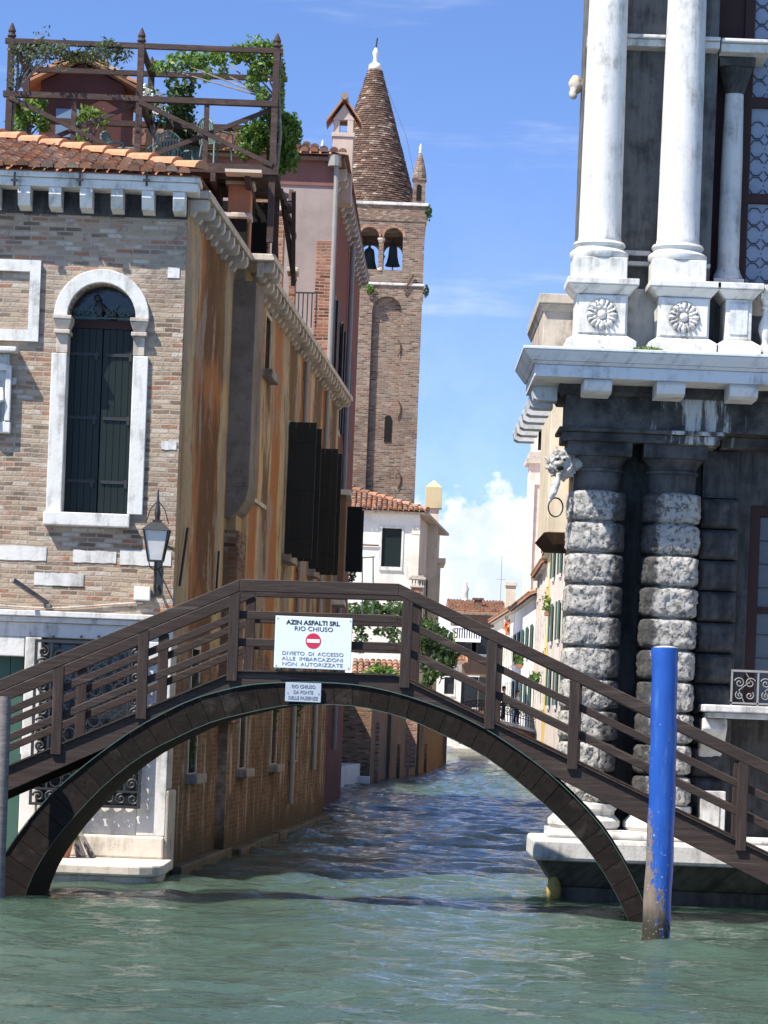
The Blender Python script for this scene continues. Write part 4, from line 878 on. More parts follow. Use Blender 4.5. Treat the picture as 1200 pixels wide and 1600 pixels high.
rm.add([(-7.7, 65.7, ez_), (-1.3, 65.7, ez_), (-4.2, 69.5, ez_+1.2), (-7.7, 69.5, ez_+1.2), (-.95, 83.5, ez_), (-3.8, 80, ez_+1.2), (-7.7, 80, ez_+1.2)], [(0, 1, 2, 3), (1, 4, 5, 2), (2, 5, 6, 3)])
tiles(rm, (-7.7, 65.72, ez_+.01), (1, 0, 0), (0, 3.8, 1.2), 6.4, lambda u: (0, min(3.9, (6.4-u)*1.25)), .22, .38, .1, 21); ro2 = rm.build('roof', TILE, t_, fix=False)
cy = 68.0; a = P(521, 195, cy); b_ = P(553, 195, cy); zc0 = 14.5; zc1 = P(537, 178, cy).z; mb = MB()
mb.box(a.x, b_.x, cy, cy+.7, zc0, a.z-.28); mb.box(a.x-.03, b_.x+.03, cy-.03, cy+.73, a.z-.277, a.z-.18)
wx = (b_.x-a.x)
for s in (0, 1): mb.box(a.x+.01+s*(wx-.16), a.x+.15+s*(wx-.16), cy, cy+.7, a.z-.177, a.z+.12)
mb.prism([(a.x-.02, a.z+.123), (b_.x+.02, a.z+.123), ((a.x+b_.x)/2, a.z+.50)], (0, cy, 0), (1, 0, 0), (0, 0, 1), (0, .7, 0))
ch = mb.build('chimney', m_plaster('chimney_render', (.50, .40, .33), (.3, .22, .18), .3), ro2, bevel=.01)
mb = MB(); m0 = V(((a.x+b_.x)/2, cy-.12, a.z+.62))
for s in (-1, 1):
    e = V((m0.x+s*(wx/2+.17), cy-.12, a.z+.04)); mb.obox(e, m0-e, (0, .95, 0), (0, 0, .06))
mb.tube([(m0.x, cy-.16, m0.z+.04), (m0.x, cy+.86, m0.z+.04)], .085, 8); mb.build('chimney_cap', TILE, ro2)
a = P(495, 375, 65.9); b_ = P(516, 512, 65.9); mb = MB(); mb.box(a.x, b_.x, 65.86, 65.995, 6.5, a.z); mb.build('brick_strip', RED_BRICK, t_, bevel=.02)
mb = MB(); x_ = TB[0]+.06; mb.tube([(x_-.02, 65.85, TZ+.05), (x_, 65.88, TZ-.4), (x_, 65.88, 2.5)], .06, 10); mb.tube([(x_-.05, 65.85, TZ-.12), (x_-.05, 65.85, TZ+.12)], .16, 10); mb.build('drainpipe', ZINC, t_)
mb = MB(); mb.tube([T(9, TZ-.3, .1), T(9, 1.5, .1)], .07, 10); mb.build('drainpipe', ZINC, t_)
mb = MB(); z0o, z1o = 5.05, 7.45; mb.box(-1.58, -1.05, 66.2, 68.0, z0o, z1o); mb.build('oriel', BROWNP, t_, bevel=.02)
mb = MB(); mb.box(-1.6, -.95, 66.05, 68.15, z1o+.003, z1o+.13); mb.build('oriel_ledge', ISTRIA_DULL, t_, bevel=.02); mb = MB(); mb.box(-1.6, -1.0, 66.1, 68.1, z0o-.12, z0o-.003); mb.build('oriel_ledge', ISTRIA_DULL, t_, bevel=.02)
mb = MB(); mb.box(-1.45, -1.2, 66.17, 66.195, z0o+.3, z1o-.25); mb.build('oriel_panel', m_flat('grey_board', (.22, .21, .19), .8), t_)

# garden wall further along the left bank, with sheds and greenery
gw = thing('garden_wall', 'stained red-brown brick wall along the canal beyond the tall house', 'wall', (0, 100, 0))
mb = MB(); mb.obox((-1.75, 83.4, -.8), (.1, 19.6, 0), (-.4, .03, 0), (0, 0, 4.6)); mb.box(-1.7, -.45, 103, 103.4, -.8, 3.9); mb.build('wall', BROWN_BRICK, gw)
mb = MB(); mb.obox((-.44, 103.0, -.8), (2.6, 26.4, 0), (-.4, .03, 0), (0, 0, 4.2)); mb.build('rendered_wall', BROWNP, gw)
mb = MB(); mb.obox((2.15, 129.5, -.8), (1.3, 26, 0), (-.5, .03, 0), (0, 0, 4.0)); mb.build('far_wall', BROWNP, gw)
DARKWALL = m_plaster('dark_render', (.09, .07, .055), (.03, .025, .02), .6)
for i in range(6):
    p = V((-.40, 103.4, 0)).lerp(V((2.1, 129, 0)), (i+.3)/6)
    pm = MB(); pm.box(p.x-.1, p.x+.14, p.y, p.y+.5, -.5, 2.2+.9*math.sin(i*2.2)); pm.build('pier', (RED_BRICK, DARKWALL, BROWN_BRICK)[i % 3], gw, bevel=.02)
mb = MB(); mb.box(-1.66, -.42, 102.1, 102.99, -.5, .26); mb.build('step', ISTRIA_DULL, gw, bevel=.03)
t2 = house('garden_house', 'low house with orange tiled roof behind the bridge rail', 'house', (-1.2, 118), (.65, 118), 5, .5, 3.7, BROWNP, [(.5, 1.5, .5, .9)], roof_h=1.0, seed=31, over=.2)
def gable_chimney(): pass
mb = MB(); p = P(641, 960, 110); q_ = P(659, 960, 110); cz = P(650, 918, 110).z
chm = thing('chimney', 'small brick chimney with open stone cap in front of the white house', 'chimney', (p.x, 110, 3))
mb.box(p.x, q_.x, 110, 110.45, .5, cz); mb.build('stack', RED_BRICK, chm, bevel=.01)
mb = MB(); mb.box(p.x-.06, q_.x+.06, 109.94, 110.5, cz+.003, cz+.08)
for i in range(4): mb.box(p.x+.01+i*.115, p.x+.065+i*.115, 109.97, 110.4, cz+.083, cz+.30)
mb.box(p.x-.1, q_.x+.1, 109.9, 110.55, cz+.303, cz+.40); mb.box(p.x-.02, q_.x+.02, 109.97, 110.48, cz+.403, cz+.46); mb.build('chimney_top', ISTRIA_WARM, chm, bevel=.01)
plant('ivy', 'ivy and shrubs growing over the garden wall below the white house', 'ivy', [B(552+i*13, 955+7*math.sin(i*2.1), 104+i*.4, 16, 13, 150, .7) for i in range(7)]+[B(556, 975, 104, 14, 16, 120, .6), B(600, 985, 105, 22, 10, 120, .6), B(565, 1005, 104, 14, 18, 160, .6), B(620, 1000, 105, 14, 18, 120, .6)], .11, LEAFD2, tuple(P(560, 1060, 104)), tuple(P(575, 965, 104)), 41, stem=False)
plant('shrub', 'low bright green bush below the orange tiled shed roof', 'bush', [B(588, 1048, 100, 12, 9, 120, .5), B(608, 1052, 100, 13, 9, 120, .5), B(575, 1054, 100, 9, 6, 50, .5)], .12, LEAF, tuple(P(600, 1075, 100)), tuple(P(600, 1050, 100)), 43)
plant('tree', 'leafy green tree overhanging the canal from the left bank', 'tree', [B(668, 985, 124, 20, 22, 330, 1.2), B(690, 1005, 124, 24, 24, 420, 1.2), B(660, 1015, 124.5, 18, 28, 330, 1.2), B(700, 1030, 124, 16, 20, 220, 1.0), B(678, 1045, 124, 22, 20, 300, 1.2), B(652, 975, 124, 10, 12, 90, .8), B(712, 1020, 124, 8, 10, 50, .6), B(664, 1075, 124, 14, 16, 120, .8)], .15, LEAFD2, (1.6, 124, .5), tuple(P(680, 1000, 124)), 47)
plant('potted_plant', 'dark potted plant on the terrace ledge under the black shutter', 'plant', [B(545, 905, 84, 9, 9, 90, .25), B(552, 897, 84, 6, 6, 40, .2)], .07, LEAFD, tuple(P(546, 935, 84)), tuple(P(546, 905, 84)), 51)
rl = thing('terrace_rail', 'thin metal terrace railing in front of the white house', 'railing', tuple(P(570, 960, 98))); mb = MB()
for px in (566, 583): mb.tube([P(px, 965, 98), P(px, 870, 98)], .025, 6)
mb.tube([P(560, 872, 98), P(586, 870, 98)], .025, 6); mb.tube([P(555, 928, 98), P(625, 926, 98)], .02, 6); mb.build('rail', COPPER, rl)

# white house
wx0, wx1 = -4.4, 1.42; WY = 143.0; wz = P(640, 800, WY).z
a0 = P(595, 885, WY); b0 = P(628, 826, WY)
t_, ro_, A, U, Wd, L = house('white_house', 'white plastered house with dark shuttered window below the brick bell tower', 'house', (wx0, WY), (wx1, WY), 15, .5, wz, WHITEP, [(a0.x-wx0, a0.z, b0.x-a0.x, b0.z-a0.z)], rp=False)
mb = MB(); mb.box(a0.x+.02, b0.x-.02, WY+.1, WY+.15, a0.z+.02, b0.z-.02); mb.build('shutter', SHUTTER, t_)
mb = MB(); mb.box(wx1-.40, wx1+.02, WY-.07, WY-.003, wz-1.1, wz-.75); mb.box(wx1-.36, wx1, WY-.05, WY-.003, .6, wz-1.103); mb.build('corner_pilaster', CREAM, t_)
SW = V((1.3, 15, 0)).normalized(); SWN = V((SW.y, -SW.x, 0)); mb = MB(); plate(mb, rect(0, 16, .5, wz), [rect(2.5, 3.6, 7.5, 9.6), rect(6, 7, 7.5, 9.6), rect(2.5, 3.6, 3.5, 5.6)], V((wx1-.1, WY+.32, 0)), SW, (0, 0, 1), -SWN, .3); mb.build('canal_wall', BEIGE, t_)
for a, z in ((2.5, 7.5), (6, 7.5), (2.5, 3.5)):
    g_ = MB(); g_.obox(V((wx1-.1, WY+.32, z-.1))+SW*(a-.1)+SWN*.02, SW*1.3, SWN*.05, (0, 0, 2.3)); wo = g_.build('window', ISTRIA_DULL, t_)
    g_ = MB(); g_.obox(V((wx1-.1, WY+.32, z))+SW*a+SWN*.08, SW*1.1, SWN*.02, (0, 0, 2.1)); g_.build('shutter', BLACKSHUT, wo)
mb = MB(); mb.box(wx0, wx1+.25, WY-.3, WY-.003, wz-.12, wz); mb.obox((wx1-.1, WY-.3, wz-.12), SW*16, SWN*.5, (0, 0, .12)); mb.build('cornice', ISTRIA_WARM, t_, bevel=.03)
rm = MB(); ezz = wz+.02; rm.add([(wx0, WY-.4, ezz), (wx1+.35, WY-.4, ezz), (wx1-5.5, WY+6, ezz+1.9), (wx0-3, WY+6, ezz+1.9), (wx1+1.8, WY+16, ezz), (wx1-4.5, WY+11, ezz+1.9)], [(0, 1, 2, 3), (1, 4, 5, 2)])
vw = V((0, 6.4, 1.9)); wl = wx1+.35-wx0
tiles(rm, (wx0, WY-.5, ezz+.02), (1, 0, 0), vw, wl, lambda u: (0, min(6.6, (wl-u)*1.08)), .26, .42, .12, 33)
hv = V((-5.85, 6.4, 1.9)); 
for i in range(15):
    p_ = V((wx1+.35, WY-.4, ezz+.1))+hv*(i/14); q_ = V((wx1+.35, WY-.4, ezz+.06))+hv*((i+1.1)/14); rm.tube([p_, q_], [.16, .12], 8)
ro3 = rm.build('roof', TILE, t_, fix=False)
cyy = 150.; a = P(664, 790, cyy); b_ = P(691, 757, cyy); mb = MB(); mb.box(a.x+.12, b_.x-.12, cyy+.1, cyy+.8, 8, a.z); mb.build('chimney', BEIGE, ro3)
mb = MB(); mb.box(a.x-.03, b_.x+.03, cyy-.03, cyy+.93, a.z-.12, a.z-.003); mb.box(a.x, b_.x, cyy, cyy+.9, a.z, b_.z-.15); mb.frustum(a.x, b_.x, cyy, cyy+.9, b_.z-.147, a.x+.4, b_.x-.4, cyy+.3, cyy+.6, b_.z+.22); mb.build('chimney_top', m_plaster('ochre_render', (.50, .42, .25), (.3, .24, .14), .3), ro3, bevel=.015)
mb = MB(); p = P(556, 851, WY); mb.box(p.x, P(592, 852, WY).x, WY-.1, WY-.05, p.z-.04, p.z+.03); mb.build('rail', RUST, t_)
mb = MB(); mb.box(b_.x-.5, b_.x+.1, 151.2, 156, 3, P(690, 880, 151).z); mb.box(b_.x-.6, b_.x+.35, 151.0, 156, P(690, 880, 151).z+.003, P(690, 872, 151).z); mb.build('rear_wing', BEIGE, t_)

# ------------------------------------------------------------------ brick bell tower
TY = 165.0; txc = -1.97; hw = 3.24; tx0, tx1 = txc-hw, txc+hw
def TZ_(py): return P(610, py, TY).z
zB = TZ_(446); zSp = TZ_(372); zC0 = TZ_(345); zC1 = TZ_(316)
tw = thing('bell_tower', 'old brick bell tower with conical brick spire and open belfry', 'bell tower', (txc, TY+hw, .5))
def wall_face(mb, O, U, Wd, holes, z0, z1, th=.5, a0=0): plate(mb, rect(a0, 2*hw-a0, z0, z1), holes, O, U, (0, 0, 1), Wd, th)
mb = MB(); bays = [-1.28, .09, 1.46]; bw2 = .55; rec = [(-1.62, .80), (0.0, .80), (1.62, .80)]
recz = TZ_(463)
panels = [arch_poly(hw-1.55-.85, hw-1.55+.85, 1.0, recz-.85, 16), arch_poly(hw+1.25-.85, hw+1.25+.85, 1.0, recz-.85, 16)]
wall_face(mb, (tx0, TY, 0), V((1, 0, 0)), V((0, 1, 0)), panels, .5, zB, .35)
slit = P(606, 668, TY); 
mb.box(tx0, tx1, TY+.351, TY+.9, .5, zB-.01)
mb.box(tx0, tx0+.5, TY+.901, TY+2*hw, .5, zB-.01); mb.box(tx1-.5, tx1, TY+.901, TY+2*hw, .5, zB-.01); mb.box(tx0+.501, tx1-.501, TY+2*hw-.5, TY+2*hw, .5, zB-.01); mb.box(tx0+.5, tx1-.5, TY+.9, TY+2*hw-.5, zB-.4, zB-.02)
mb.build('shaft', TOWER_BRICK, tw)
mb = MB(); sz0, sz1 = TZ_(690), TZ_(648); mb.prism(arch_poly(slit.x-.2, slit.x+.2, sz0, sz1-.2, 8), (0, TY+.30, 0), (1, 0, 0), (0, 0, 1), (0, .06, 0)); mb.build('slit_window', DARK, tw)
mb = MB(); mb.box(tx0-.1, tx1+.1, TY-.1, TY+2*hw+.1, zB, zB+.14); mb.build('belfry_sill', ISTRIA_DULL, tw, bevel=.03)
mb = MB(); zb1 = zB+.142; holes = [arch_poly(hw+b-bw2, hw+b+bw2, zb1+.75, zSp+.05, 16) for b in bays]
wall_face(mb, (tx0, TY, 0), V((1, 0, 0)), V((0, 1, 0)), holes, zb1, zC0, .55); wall_face(mb, (tx0, TY+2*hw-.55, 0), V((1, 0, 0)), V((0, 1, 0)), holes, zb1, zC0, .55)
holes2 = [arch_poly(hw+b-bw2, hw+b+bw2, zb1+.75, zSp+.05, 16) for b in bays]
for xx in (tx0, tx1-.55): plate(mb, rect(.552, 2*hw-.552, zb1, zC0), holes2, (xx, TY, 0), (0, 1, 0), (0, 0, 1), (1, 0, 0), .55)
mb.build('belfry_wall', TOWER_BRICK, tw)
ring = MB()
for b in bays:
    n = 16; r0 = bw2+.005; r1 = bw2+.17; c_ = txc+b
    poly = [(c_+r1*math.cos(math.pi*i/n), zSp+.05+r1*math.sin(math.pi*i/n)) for i in range(n+1)]+[(c_+r0*math.cos(math.pi*i/n), zSp+.05+r0*math.sin(math.pi*i/n)) for i in range(n, -1, -1)]
    ring.prism(poly, (0, TY-.04, 0), (1, 0, 0), (0, 0, 1), (0, .036, 0))
ring.build('arch_ring', RED_BRICK, tw)
for b in (-.595, .775):
    for yy_ in (TY-.02, TY+2*hw-.3):
        mb = MB(); cc = (txc+b, yy_+.16, zb1+.7); h = zSp-zb1-.7
        mb.lathe([(.2, 0), (.2, .12), (.12, .2), (.115, h-.35), (.2, h-.12), (.22, h-.1), (.22, h)], cc, 12); mb.build('column', ISTRIA_WARM, tw, smooth=True, auto=40)
mb = MB(); mb.box(tx0-.05, tx1+.05, TY-.05, TY+2*hw+.05, zC0+.003, zC1-.18); mb.build('attic', m_brick('attic_brick', (.19, .125, .09), (.13, .085, .06), (.19, .155, .12), (.2, .085, .055)), tw)
mb = MB(); mb.box(tx0-.16, tx1+.16, TY-.16, TY+2*hw+.16, zC1-.177, zC1); mb.build('attic_cornice', ISTRIA_DULL, tw, bevel=.02)
# spire of courses
mb = MB(); r_b = 2.78; ztip = P(585, 89, TY).z; zs = zC1+.003; cyT = TY+hw; ncr = 62; rnd = random.Random(9)
core = [(r_b-.06, 0), (.32, ztip-zs)]
for j in range(ncr):
    f0 = j/ncr; f1 = (j+1)/ncr; ra = r_b+(.36-r_b)*f0; rb = r_b+(.36-r_b)*f1; nb_ = max(14, int(2*math.pi*ra/.30)); z0 = zs+(ztip-zs)*f0; z1 = zs+(ztip-zs)*f1
    for i in range(nb_):
        a0 = 2*math.pi*(i+.5*(j % 2))/nb_; a1 = a0+2*math.pi/nb_*.93; am = (a0+a1)/2; o = .05+rnd.uniform(0, .04); v = []
        if math.sin(am) > .3: continue
        for (r, z, oo) in ((ra, z0, o), (rb, z1, .015)):
            for a in (a0, am, a1): v.append((txc+(r+oo)*math.cos(a), cyT+(r+oo)*math.sin(a), z))
        v += [(txc+(ra-.05)*math.cos(a), cyT+(ra-.05)*math.sin(a), z0) for a in (a0, am, a1)]
        mb.add(v, [(0, 1, 4, 3), (1, 2, 5, 4), (6, 7, 1, 0), (7, 8, 2, 1)])
mb.lathe([(r_b-.02, 0), (.34, ztip-zs)], (txc, cyT, zs), 40)
sp = mb.build('spire', CONEB, tw, fix=False)
mb = MB(); mb.lathe([(.36, 0), (.40, .06), (.38, .3), (.28, .4), (.17, .45), (.11, .75), (.17, .92), (.18, 1.05), (.12, 1.2), (.07, 1.3), (.02, 1.36)], (txc, cyT, ztip-.05), 18); mb.build('finial', ISTRIA, sp, smooth=True, auto=45)
mb = MB(); mb.tube([(txc, cyT, ztip+1.25), (txc+.06, cyT, ztip+1.85)], .05, 6); mb.tube([(txc+.45, cyT-.3, ztip-.4), (txc+2.0, cyT-1.8, zs+4), (txc+2.9, cyT-2.7, zs)], .012, 4); mb.build('lightning_rod', IRON, sp)
for ax in (tx0+.42, tx1-.42):
    for ay in (TY+.42, TY+2*hw-.42):
        mb = MB(); z = zC1+.003; mb.box(ax-.36, ax+.36, ay-.36, ay+.36, z, z+1.35); mb.box(ax-.42, ax+.42, ay-.42, ay+.42, z+1.353, z+1.45); mb.lathe([(.40, 0), (.38, .3), (.3, .7), (.2, 1.1), (.1, 1.45)], (ax, ay, z+1.453), 10)
        pn = mb.build('pinnacle', TOWER_BRICK, tw)
        mb = MB(); mb.lathe([(.09, 0), (.12, .1), (.05, .2), (.11, .32), (.06, .45), (.02, .6)], (ax, ay, z+2.9), 8); mb.build('pinnacle_finial', ISTRIA, pn, smooth=True)
        mb = MB(); mb.prism(arch_poly(ax-.14, ax+.14, z+.15, z+.95, 8), (0, ay-.375, 0), (1, 0, 0), (0, 0, 1), (0, .012, 0)); mb.build('niche', DARK, pn)
for i, (b, s) in enumerate(((-1.28, .9), (.09, 1.0), (1.46, .78))):
    zt = P(600, 383, TY+2).z; mb = MB(); c_ = (txc+b, TY+2.0, zt-1.55*s)
    mb.lathe([(.56*s, 0), (.55*s, .06), (.46*s, .2), (.36*s, .55), (.31*s, 1.0), (.26*s, 1.25), (.1*s, 1.36), (.06*s, 1.5)], c_, 18); mb.tube([(c_[0], c_[1], c_[2]+.2), (c_[0], c_[1], c_[2]-.28)], .04, 6)
    bl_ = mb.build('bell', BRONZE, tw, smooth=True, auto=50)
mb = MB(); zt = P(600, 383, TY+2).z-.05; mb.box(tx0+.5, tx1-.5, TY+1.9, TY+2.1, zt, zt+.18); mb.build('bell_beam', ALTANA, tw)
for py in (545, 640, 750):
    p = P(624, py, TY); mb = MB(); mb.tube([(p.x-.1, TY-.06, p.z+.5), (p.x+.05, TY-.06, p.z+.25), (p.x+.07, TY-.06, p.z-.1), (p.x-.08, TY-.06, p.z-.5)], .04, 5); mb.build('tie_iron', RUST, tw)
p = P(640, 440, TY); mb = MB(); mb.tube([(p.x+.2, TY-.15, p.z+.4), (p.x-.3, TY-.1, p.z-.6)], .06, 5); mb.build('tie_iron', RUST, tw)
for lb, blobs, sd in (('dark weed tuft on the right edge of the bell tower below its spire', [B(669, 332, TY, 6, 12, 110, .4)], 61), ('dark weed tuft on the right edge of the bell tower beside the belfry sill', [B(666, 455, TY, 4, 9, 70, .3)], 62), ('green weeds on the belfry sill beneath the left bell', [B(577, 452, TY-.2, 7, 7, 70, .2)], 63)):
    tag(leaves(blobs, .12, sd).build('weed', LEAFD if sd != 63 else LEAFM, None, fix=False), lb, 'weed', 'weeds on the old masonry')

# ------------------------------------------------------------------ stone palace on the right
X1C, X2C = 2.82, 3.86; U1, U2 = 2.72, 3.80
pc = thing('stone_palace', 'grand white stone palace with rusticated columns and carved balcony pedestals', 'palace', (5, 41, .6))
PWY = 40.35
mb = MB(); plate(mb, rect(2.5, 12, -.5, 6.45), [rect(5.02, 7.4, 2.76, 5.56)], (0, PWY, 0), (1, 0, 0), (0, 0, 1), (0, 1, 0), .6); mb.build('lower_wall', CRUST, pc)
# canal side wall
PS = V((.066, 1, 0)).normalized(); mb = MB(); mb.obox((2.5, PWY+.603, -.5), PS*26, (8, 0, 0), (0, 0, 7.5)); mb.obox((2.6, PWY+1.2, 7.43), PS*26, (8, 0, 0), (0, 0, 8.5)); mb.build('side_wall', ISTRIA_DULL, pc)
# rusticated columns as one bulging shaft each
def rustic(cx, name='column'):
    z0, z1 = 1.30, 5.62; n = 10; pitch = (z1-z0)/n; prof = []
    for i in range(n):
        b = z0+i*pitch
        prof += [(.315, b), (.315, b+.022), (.36, b+.03), (.395, b+.055)]+[(.405, b+.055+(pitch-.09)*k/9) for k in range(1, 9)]+[(.395, b+pitch-.03), (.36, b+pitch-.008), (.315, b+pitch)]
    prof.append((.315, z1+.01)); mb = MB(); N = 110
    def sq(a):
        c, s = abs(math.cos(a)), abs(math.sin(a)); return 1/((c**5+s**5)**(1/5))*.96
    vs = []
    for r, z in prof:
        for i in range(N):
            a = 2*math.pi*i/N; rr = r*(sq(a) if r > .33 else 1)
            if r > .33:
                bi = int((z-z0)/pitch); rr *= 1+.014*mnoise.noise(V((bi*3.7+cx*5, math.cos(a)*1.3, math.sin(a)*1.3)))
            if r > .38:
                q_ = V((cx+math.cos(a)*rr, math.sin(a)*rr, z)); rr += .022*mnoise.noise(q_*10)+.026*mnoise.noise(q_*24+V((5, 1, 2)))+.02*mnoise.noise(q_*48)
            vs.append((cx+rr*math.cos(a), 39.9+rr*math.sin(a), z))
    fs = [(j*N+i, j*N+(i+1) % N, (j+1)*N+(i+1) % N, (j+1)*N+i) for j in range(len(prof)-1) for i in range(N)]
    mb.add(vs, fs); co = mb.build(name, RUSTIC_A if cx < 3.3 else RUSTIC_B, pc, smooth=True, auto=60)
    m2 = MB(); m2.lathe([(.33, 0), (.33, .25), (.36, .26), (.36, .30), (.33, .31), (.34, .36), (.42, .46)], (cx, 39.9, 5.63), 28); m2.box(cx-.44, cx+.44, 39.46, 40.34, 6.093, 6.28); m2.build('capital', CRUST if cx > 3 else CRUST_WHITE, co, smooth=True, auto=35)
    m2 = MB(); m2.lathe([(.46, 0), (.50, .05), (.50, .12), (.45, .17), (.42, .2), (.42, .25), (.45, .28), (.44, .35), (.36, .38)], (cx, 39.9, .965), 28); m2.box(cx-.52, cx+.52, 39.38, 40.34, .80, .963); m2.build('base', ISTRIA, co, smooth=True, auto=35)
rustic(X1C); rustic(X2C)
# rusticated pier strip
for k in range(10):
    z = 1.30+k*.432; mb = MB(); vs = []; N1, N2 = 14, 10; x0, x1 = 4.30, 4.84
    for j in range(N2+1):
        for i in range(N1+1):
            u, v = i/N1, j/N2; e = min(u, 1-u, v*.8, (1-v)*.8); d = .09*min(1, e*9)**.5; xx = x0+(x1-x0)*u; zz = z+.01+.412*v
            d += .03*mnoise.noise(V((xx*11, 0, zz*11))) if e > .06 else 0
            vs.append((xx, 40.12-d, zz))
    fs = [(j*(N1+1)+i, j*(N1+1)+i+1, (j+1)*(N1+1)+i+1, (j+1)*(N1+1)+i) for j in range(N2) for i in range(N1)]
    mb.add(vs, fs); mb.box(x0+.004, x1-.004, 40.121, 40.349, z+.012, z+.418); mb.build('ashlar_block', CRUST, pc, smooth=True, auto=60)
mb = MB(); mb.box(2.5, 4.295, 40.30, 40.348, .9, 6.28); mb.box(4.32, 4.82, 40.2, 40.348, 5.63, 6.28); mb.build('backing', CRUST, pc)
# entablature
mb = MB(); mb.box(2.34, 12, 39.42, PWY-.003, 6.46, 6.92); mb.build('frieze', CRUST_WHITE, pc, bevel=.01)
mb = MB(); mb.box(2.30, 4.45, 39.38, PWY-.003, 6.283, 6.40); mb.box(2.24, 4.52, 39.30, PWY-.003, 6.403, 6.457); mb.box(4.525, 12, 39.9, PWY-.003, 6.30, 6.457); mb.build('architrave', CRUST_WHITE, pc, bevel=.012)
YF = 38.75; XL = 1.72
def corn(mb, o0, o1, z0, z1): # slab projecting o on the canal side, further on the front
    f = lambda o: o if o < .2 else o+.36
    mb.frustum(2.34-o0, 12, 39.42-f(o0), 41.0, z0, 2.34-o1, 12, 39.42-f(o1), 41.0, z1)
mb = MB(); corn(mb, .06, .10, 6.90, 6.96); corn(mb, .12, .12, 6.962, 7.04); mb.build('bed_moulding', CRUST, pc)
mb = MB(); corn(mb, .50, .50, 7.042, 7.20); corn(mb, .52, .56, 7.203, 7.245); corn(mb, .56, .66, 7.248, 7.38); corn(mb, .67, .67, 7.383, 7.425); mb.build('cornice', CORNICE, pc, bevel=.008)
md = MB(); md.prism([(0, 0), (-.66, 0), (-.69, -.05), (-.64, -.16), (-.52, -.19), (0, -.19)], (-.19, 0, 0), (0, 1, 0), (0, 0, 1), (.38, 0, 0)); mo = None
for i in range(9):
    loc = (2.70+.98*i if i else 2.70, 39.30, 7.040)
    if mo is None: mo = md.build('modillion', CORNICE, pc, bevel=.02); mo.location = loc
    else: inst(mo, pc, loc)
for i in range(7):
    ms = inst(mo, pc, (2.22, 39.95+.98*i, 7.040), -math.pi/2); ms.scale = (1, .5, 1)
# corner carving: lion mask with ring
mk = MB(); mx, my, mz = 2.28, 39.58, 5.98
mk.ball((mx, my, mz), .14, .14, .16, 16, 12); mk.ball((mx-.05, my-.13, mz-.03), .075, .10, .06); mk.ball((mx-.02, my-.12, mz-.15), .055, .07, .035)   # skull, muzzle, jaw
for e in (-.07, .05): mk.tube([(mx+e-.04, my-.12, mz+.07), (mx+e, my-.15, mz+.09), (mx+e+.05, my-.12, mz+.06)], [.02, .03, .015], 6)
rnd = random.Random(3)
for i in range(22):               # mane locks curling outward
    a = 2*math.pi*i/22+.1; r0 = .13; rr = rnd.uniform(.21, .29); c, q_ = math.cos(a), math.sin(a)
    for lay in (0, 1):
        k = 1-.25*lay; o_ = .05-.08*lay
        mk.tube([(mx+r0*c, my+o_-.03, mz+r0*q_*1.05), (mx+rr*k*.75*c-.03*q_, my+o_-.05, mz+rr*k*.8*q_+.03*c), (mx+rr*k*c+.03*q_, my+o_, mz+rr*k*1.1*q_-.03*c), (mx+rr*k*.95*c+.06*q_, my+o_+.03, mz+rr*k*q_-.06*c)], [.035, .045, .03, .008], 6)
mk.tube([(mx+.05, my+.05, mz), (2.6, my+.2, mz+.02)], .13, 10)
mk.v = [((x-mx)*.8+mx+.03, (y-my)*.8+my, (z-mz)*.8+mz) for x, y, z in mk.v]; mko = mk.build('lion_mask', m_stone('carved_stone', (.42, .40, .36), (.05, .048, .044), .5, sc=9, veins=False), pc, smooth=True); sculpt(mko, .012, .02)
mk = MB(); mk.ball((mx+.0, my-.125, mz-.085), .05, .05, .035); mk.build('mouth', DARK, mko)  # dark ball painting in the shade of the open mouth
for e in (-.035, .055): mk = MB(); mk.ball((mx+e, my-.098, mz+.035), .022, .03, .018); mk.build('eye', DARK, mko)
mk = MB(); mk.tube([(mx-.02, my-.16, mz-.15), (mx-.03, my-.16, mz-.30), (mx-.08, my-.15, mz-.42), (mx-.13, my-.13, mz-.55)], [.03, .045, .055, .02], 8); mk.ball((mx-.05, my-.15, mz-.30), .06, .05, .07); pend = mk.build('pendant', RUSTIC, pc, smooth=True); sculpt(pend, .012, .03)
mb = MB(); mb.tube([(mx-.04+.10*math.cos(a), my-.1, mz-.62+.13*math.sin(a)) for a in [k*math.pi/8 for k in range(17)]], .012, 6); mb.build('mooring_ring', IRON, pc)
# plinth
mb = MB(); mb.box(2.06, 12, 38.45, PWY-.003, .56, .86); mb.build('stylobate', ISTRIA_DULL, pc, bevel=.05)
mb = MB(); mb.box(2.28, 12, 38.75, PWY-.003, .863, .97) if False else mb.box(2.26, 12, 38.85, 39.37, .863, .95); mb.build('step', ISTRIA, pc, bevel=.03)
mb = MB(); mb.frustum(2.42, 12, 39.0, 41, -.8, 2.42, 12, 39.0, 41, .2); mb.frustum(2.40, 12, 38.95, 41, .203, 2.16, 12, 38.6, 41, .557); mb.build('footing', m_stone('wet_stone', (.13, .12, .10), (.03, .03, .025), .55), pc, bevel=.02)
mb = MB(); p = P(865, 1395, 38.9); mb.lathe([(.03, 0), (.09, .08), (.11, .18), (.07, .3), (.03, .36)], (p.x, 38.85, p.z-.13), 12); mb.build('mooring_boss', m_flat('algae_yellow', (.36, .27, .08), .8, .4), pc, smooth=True)
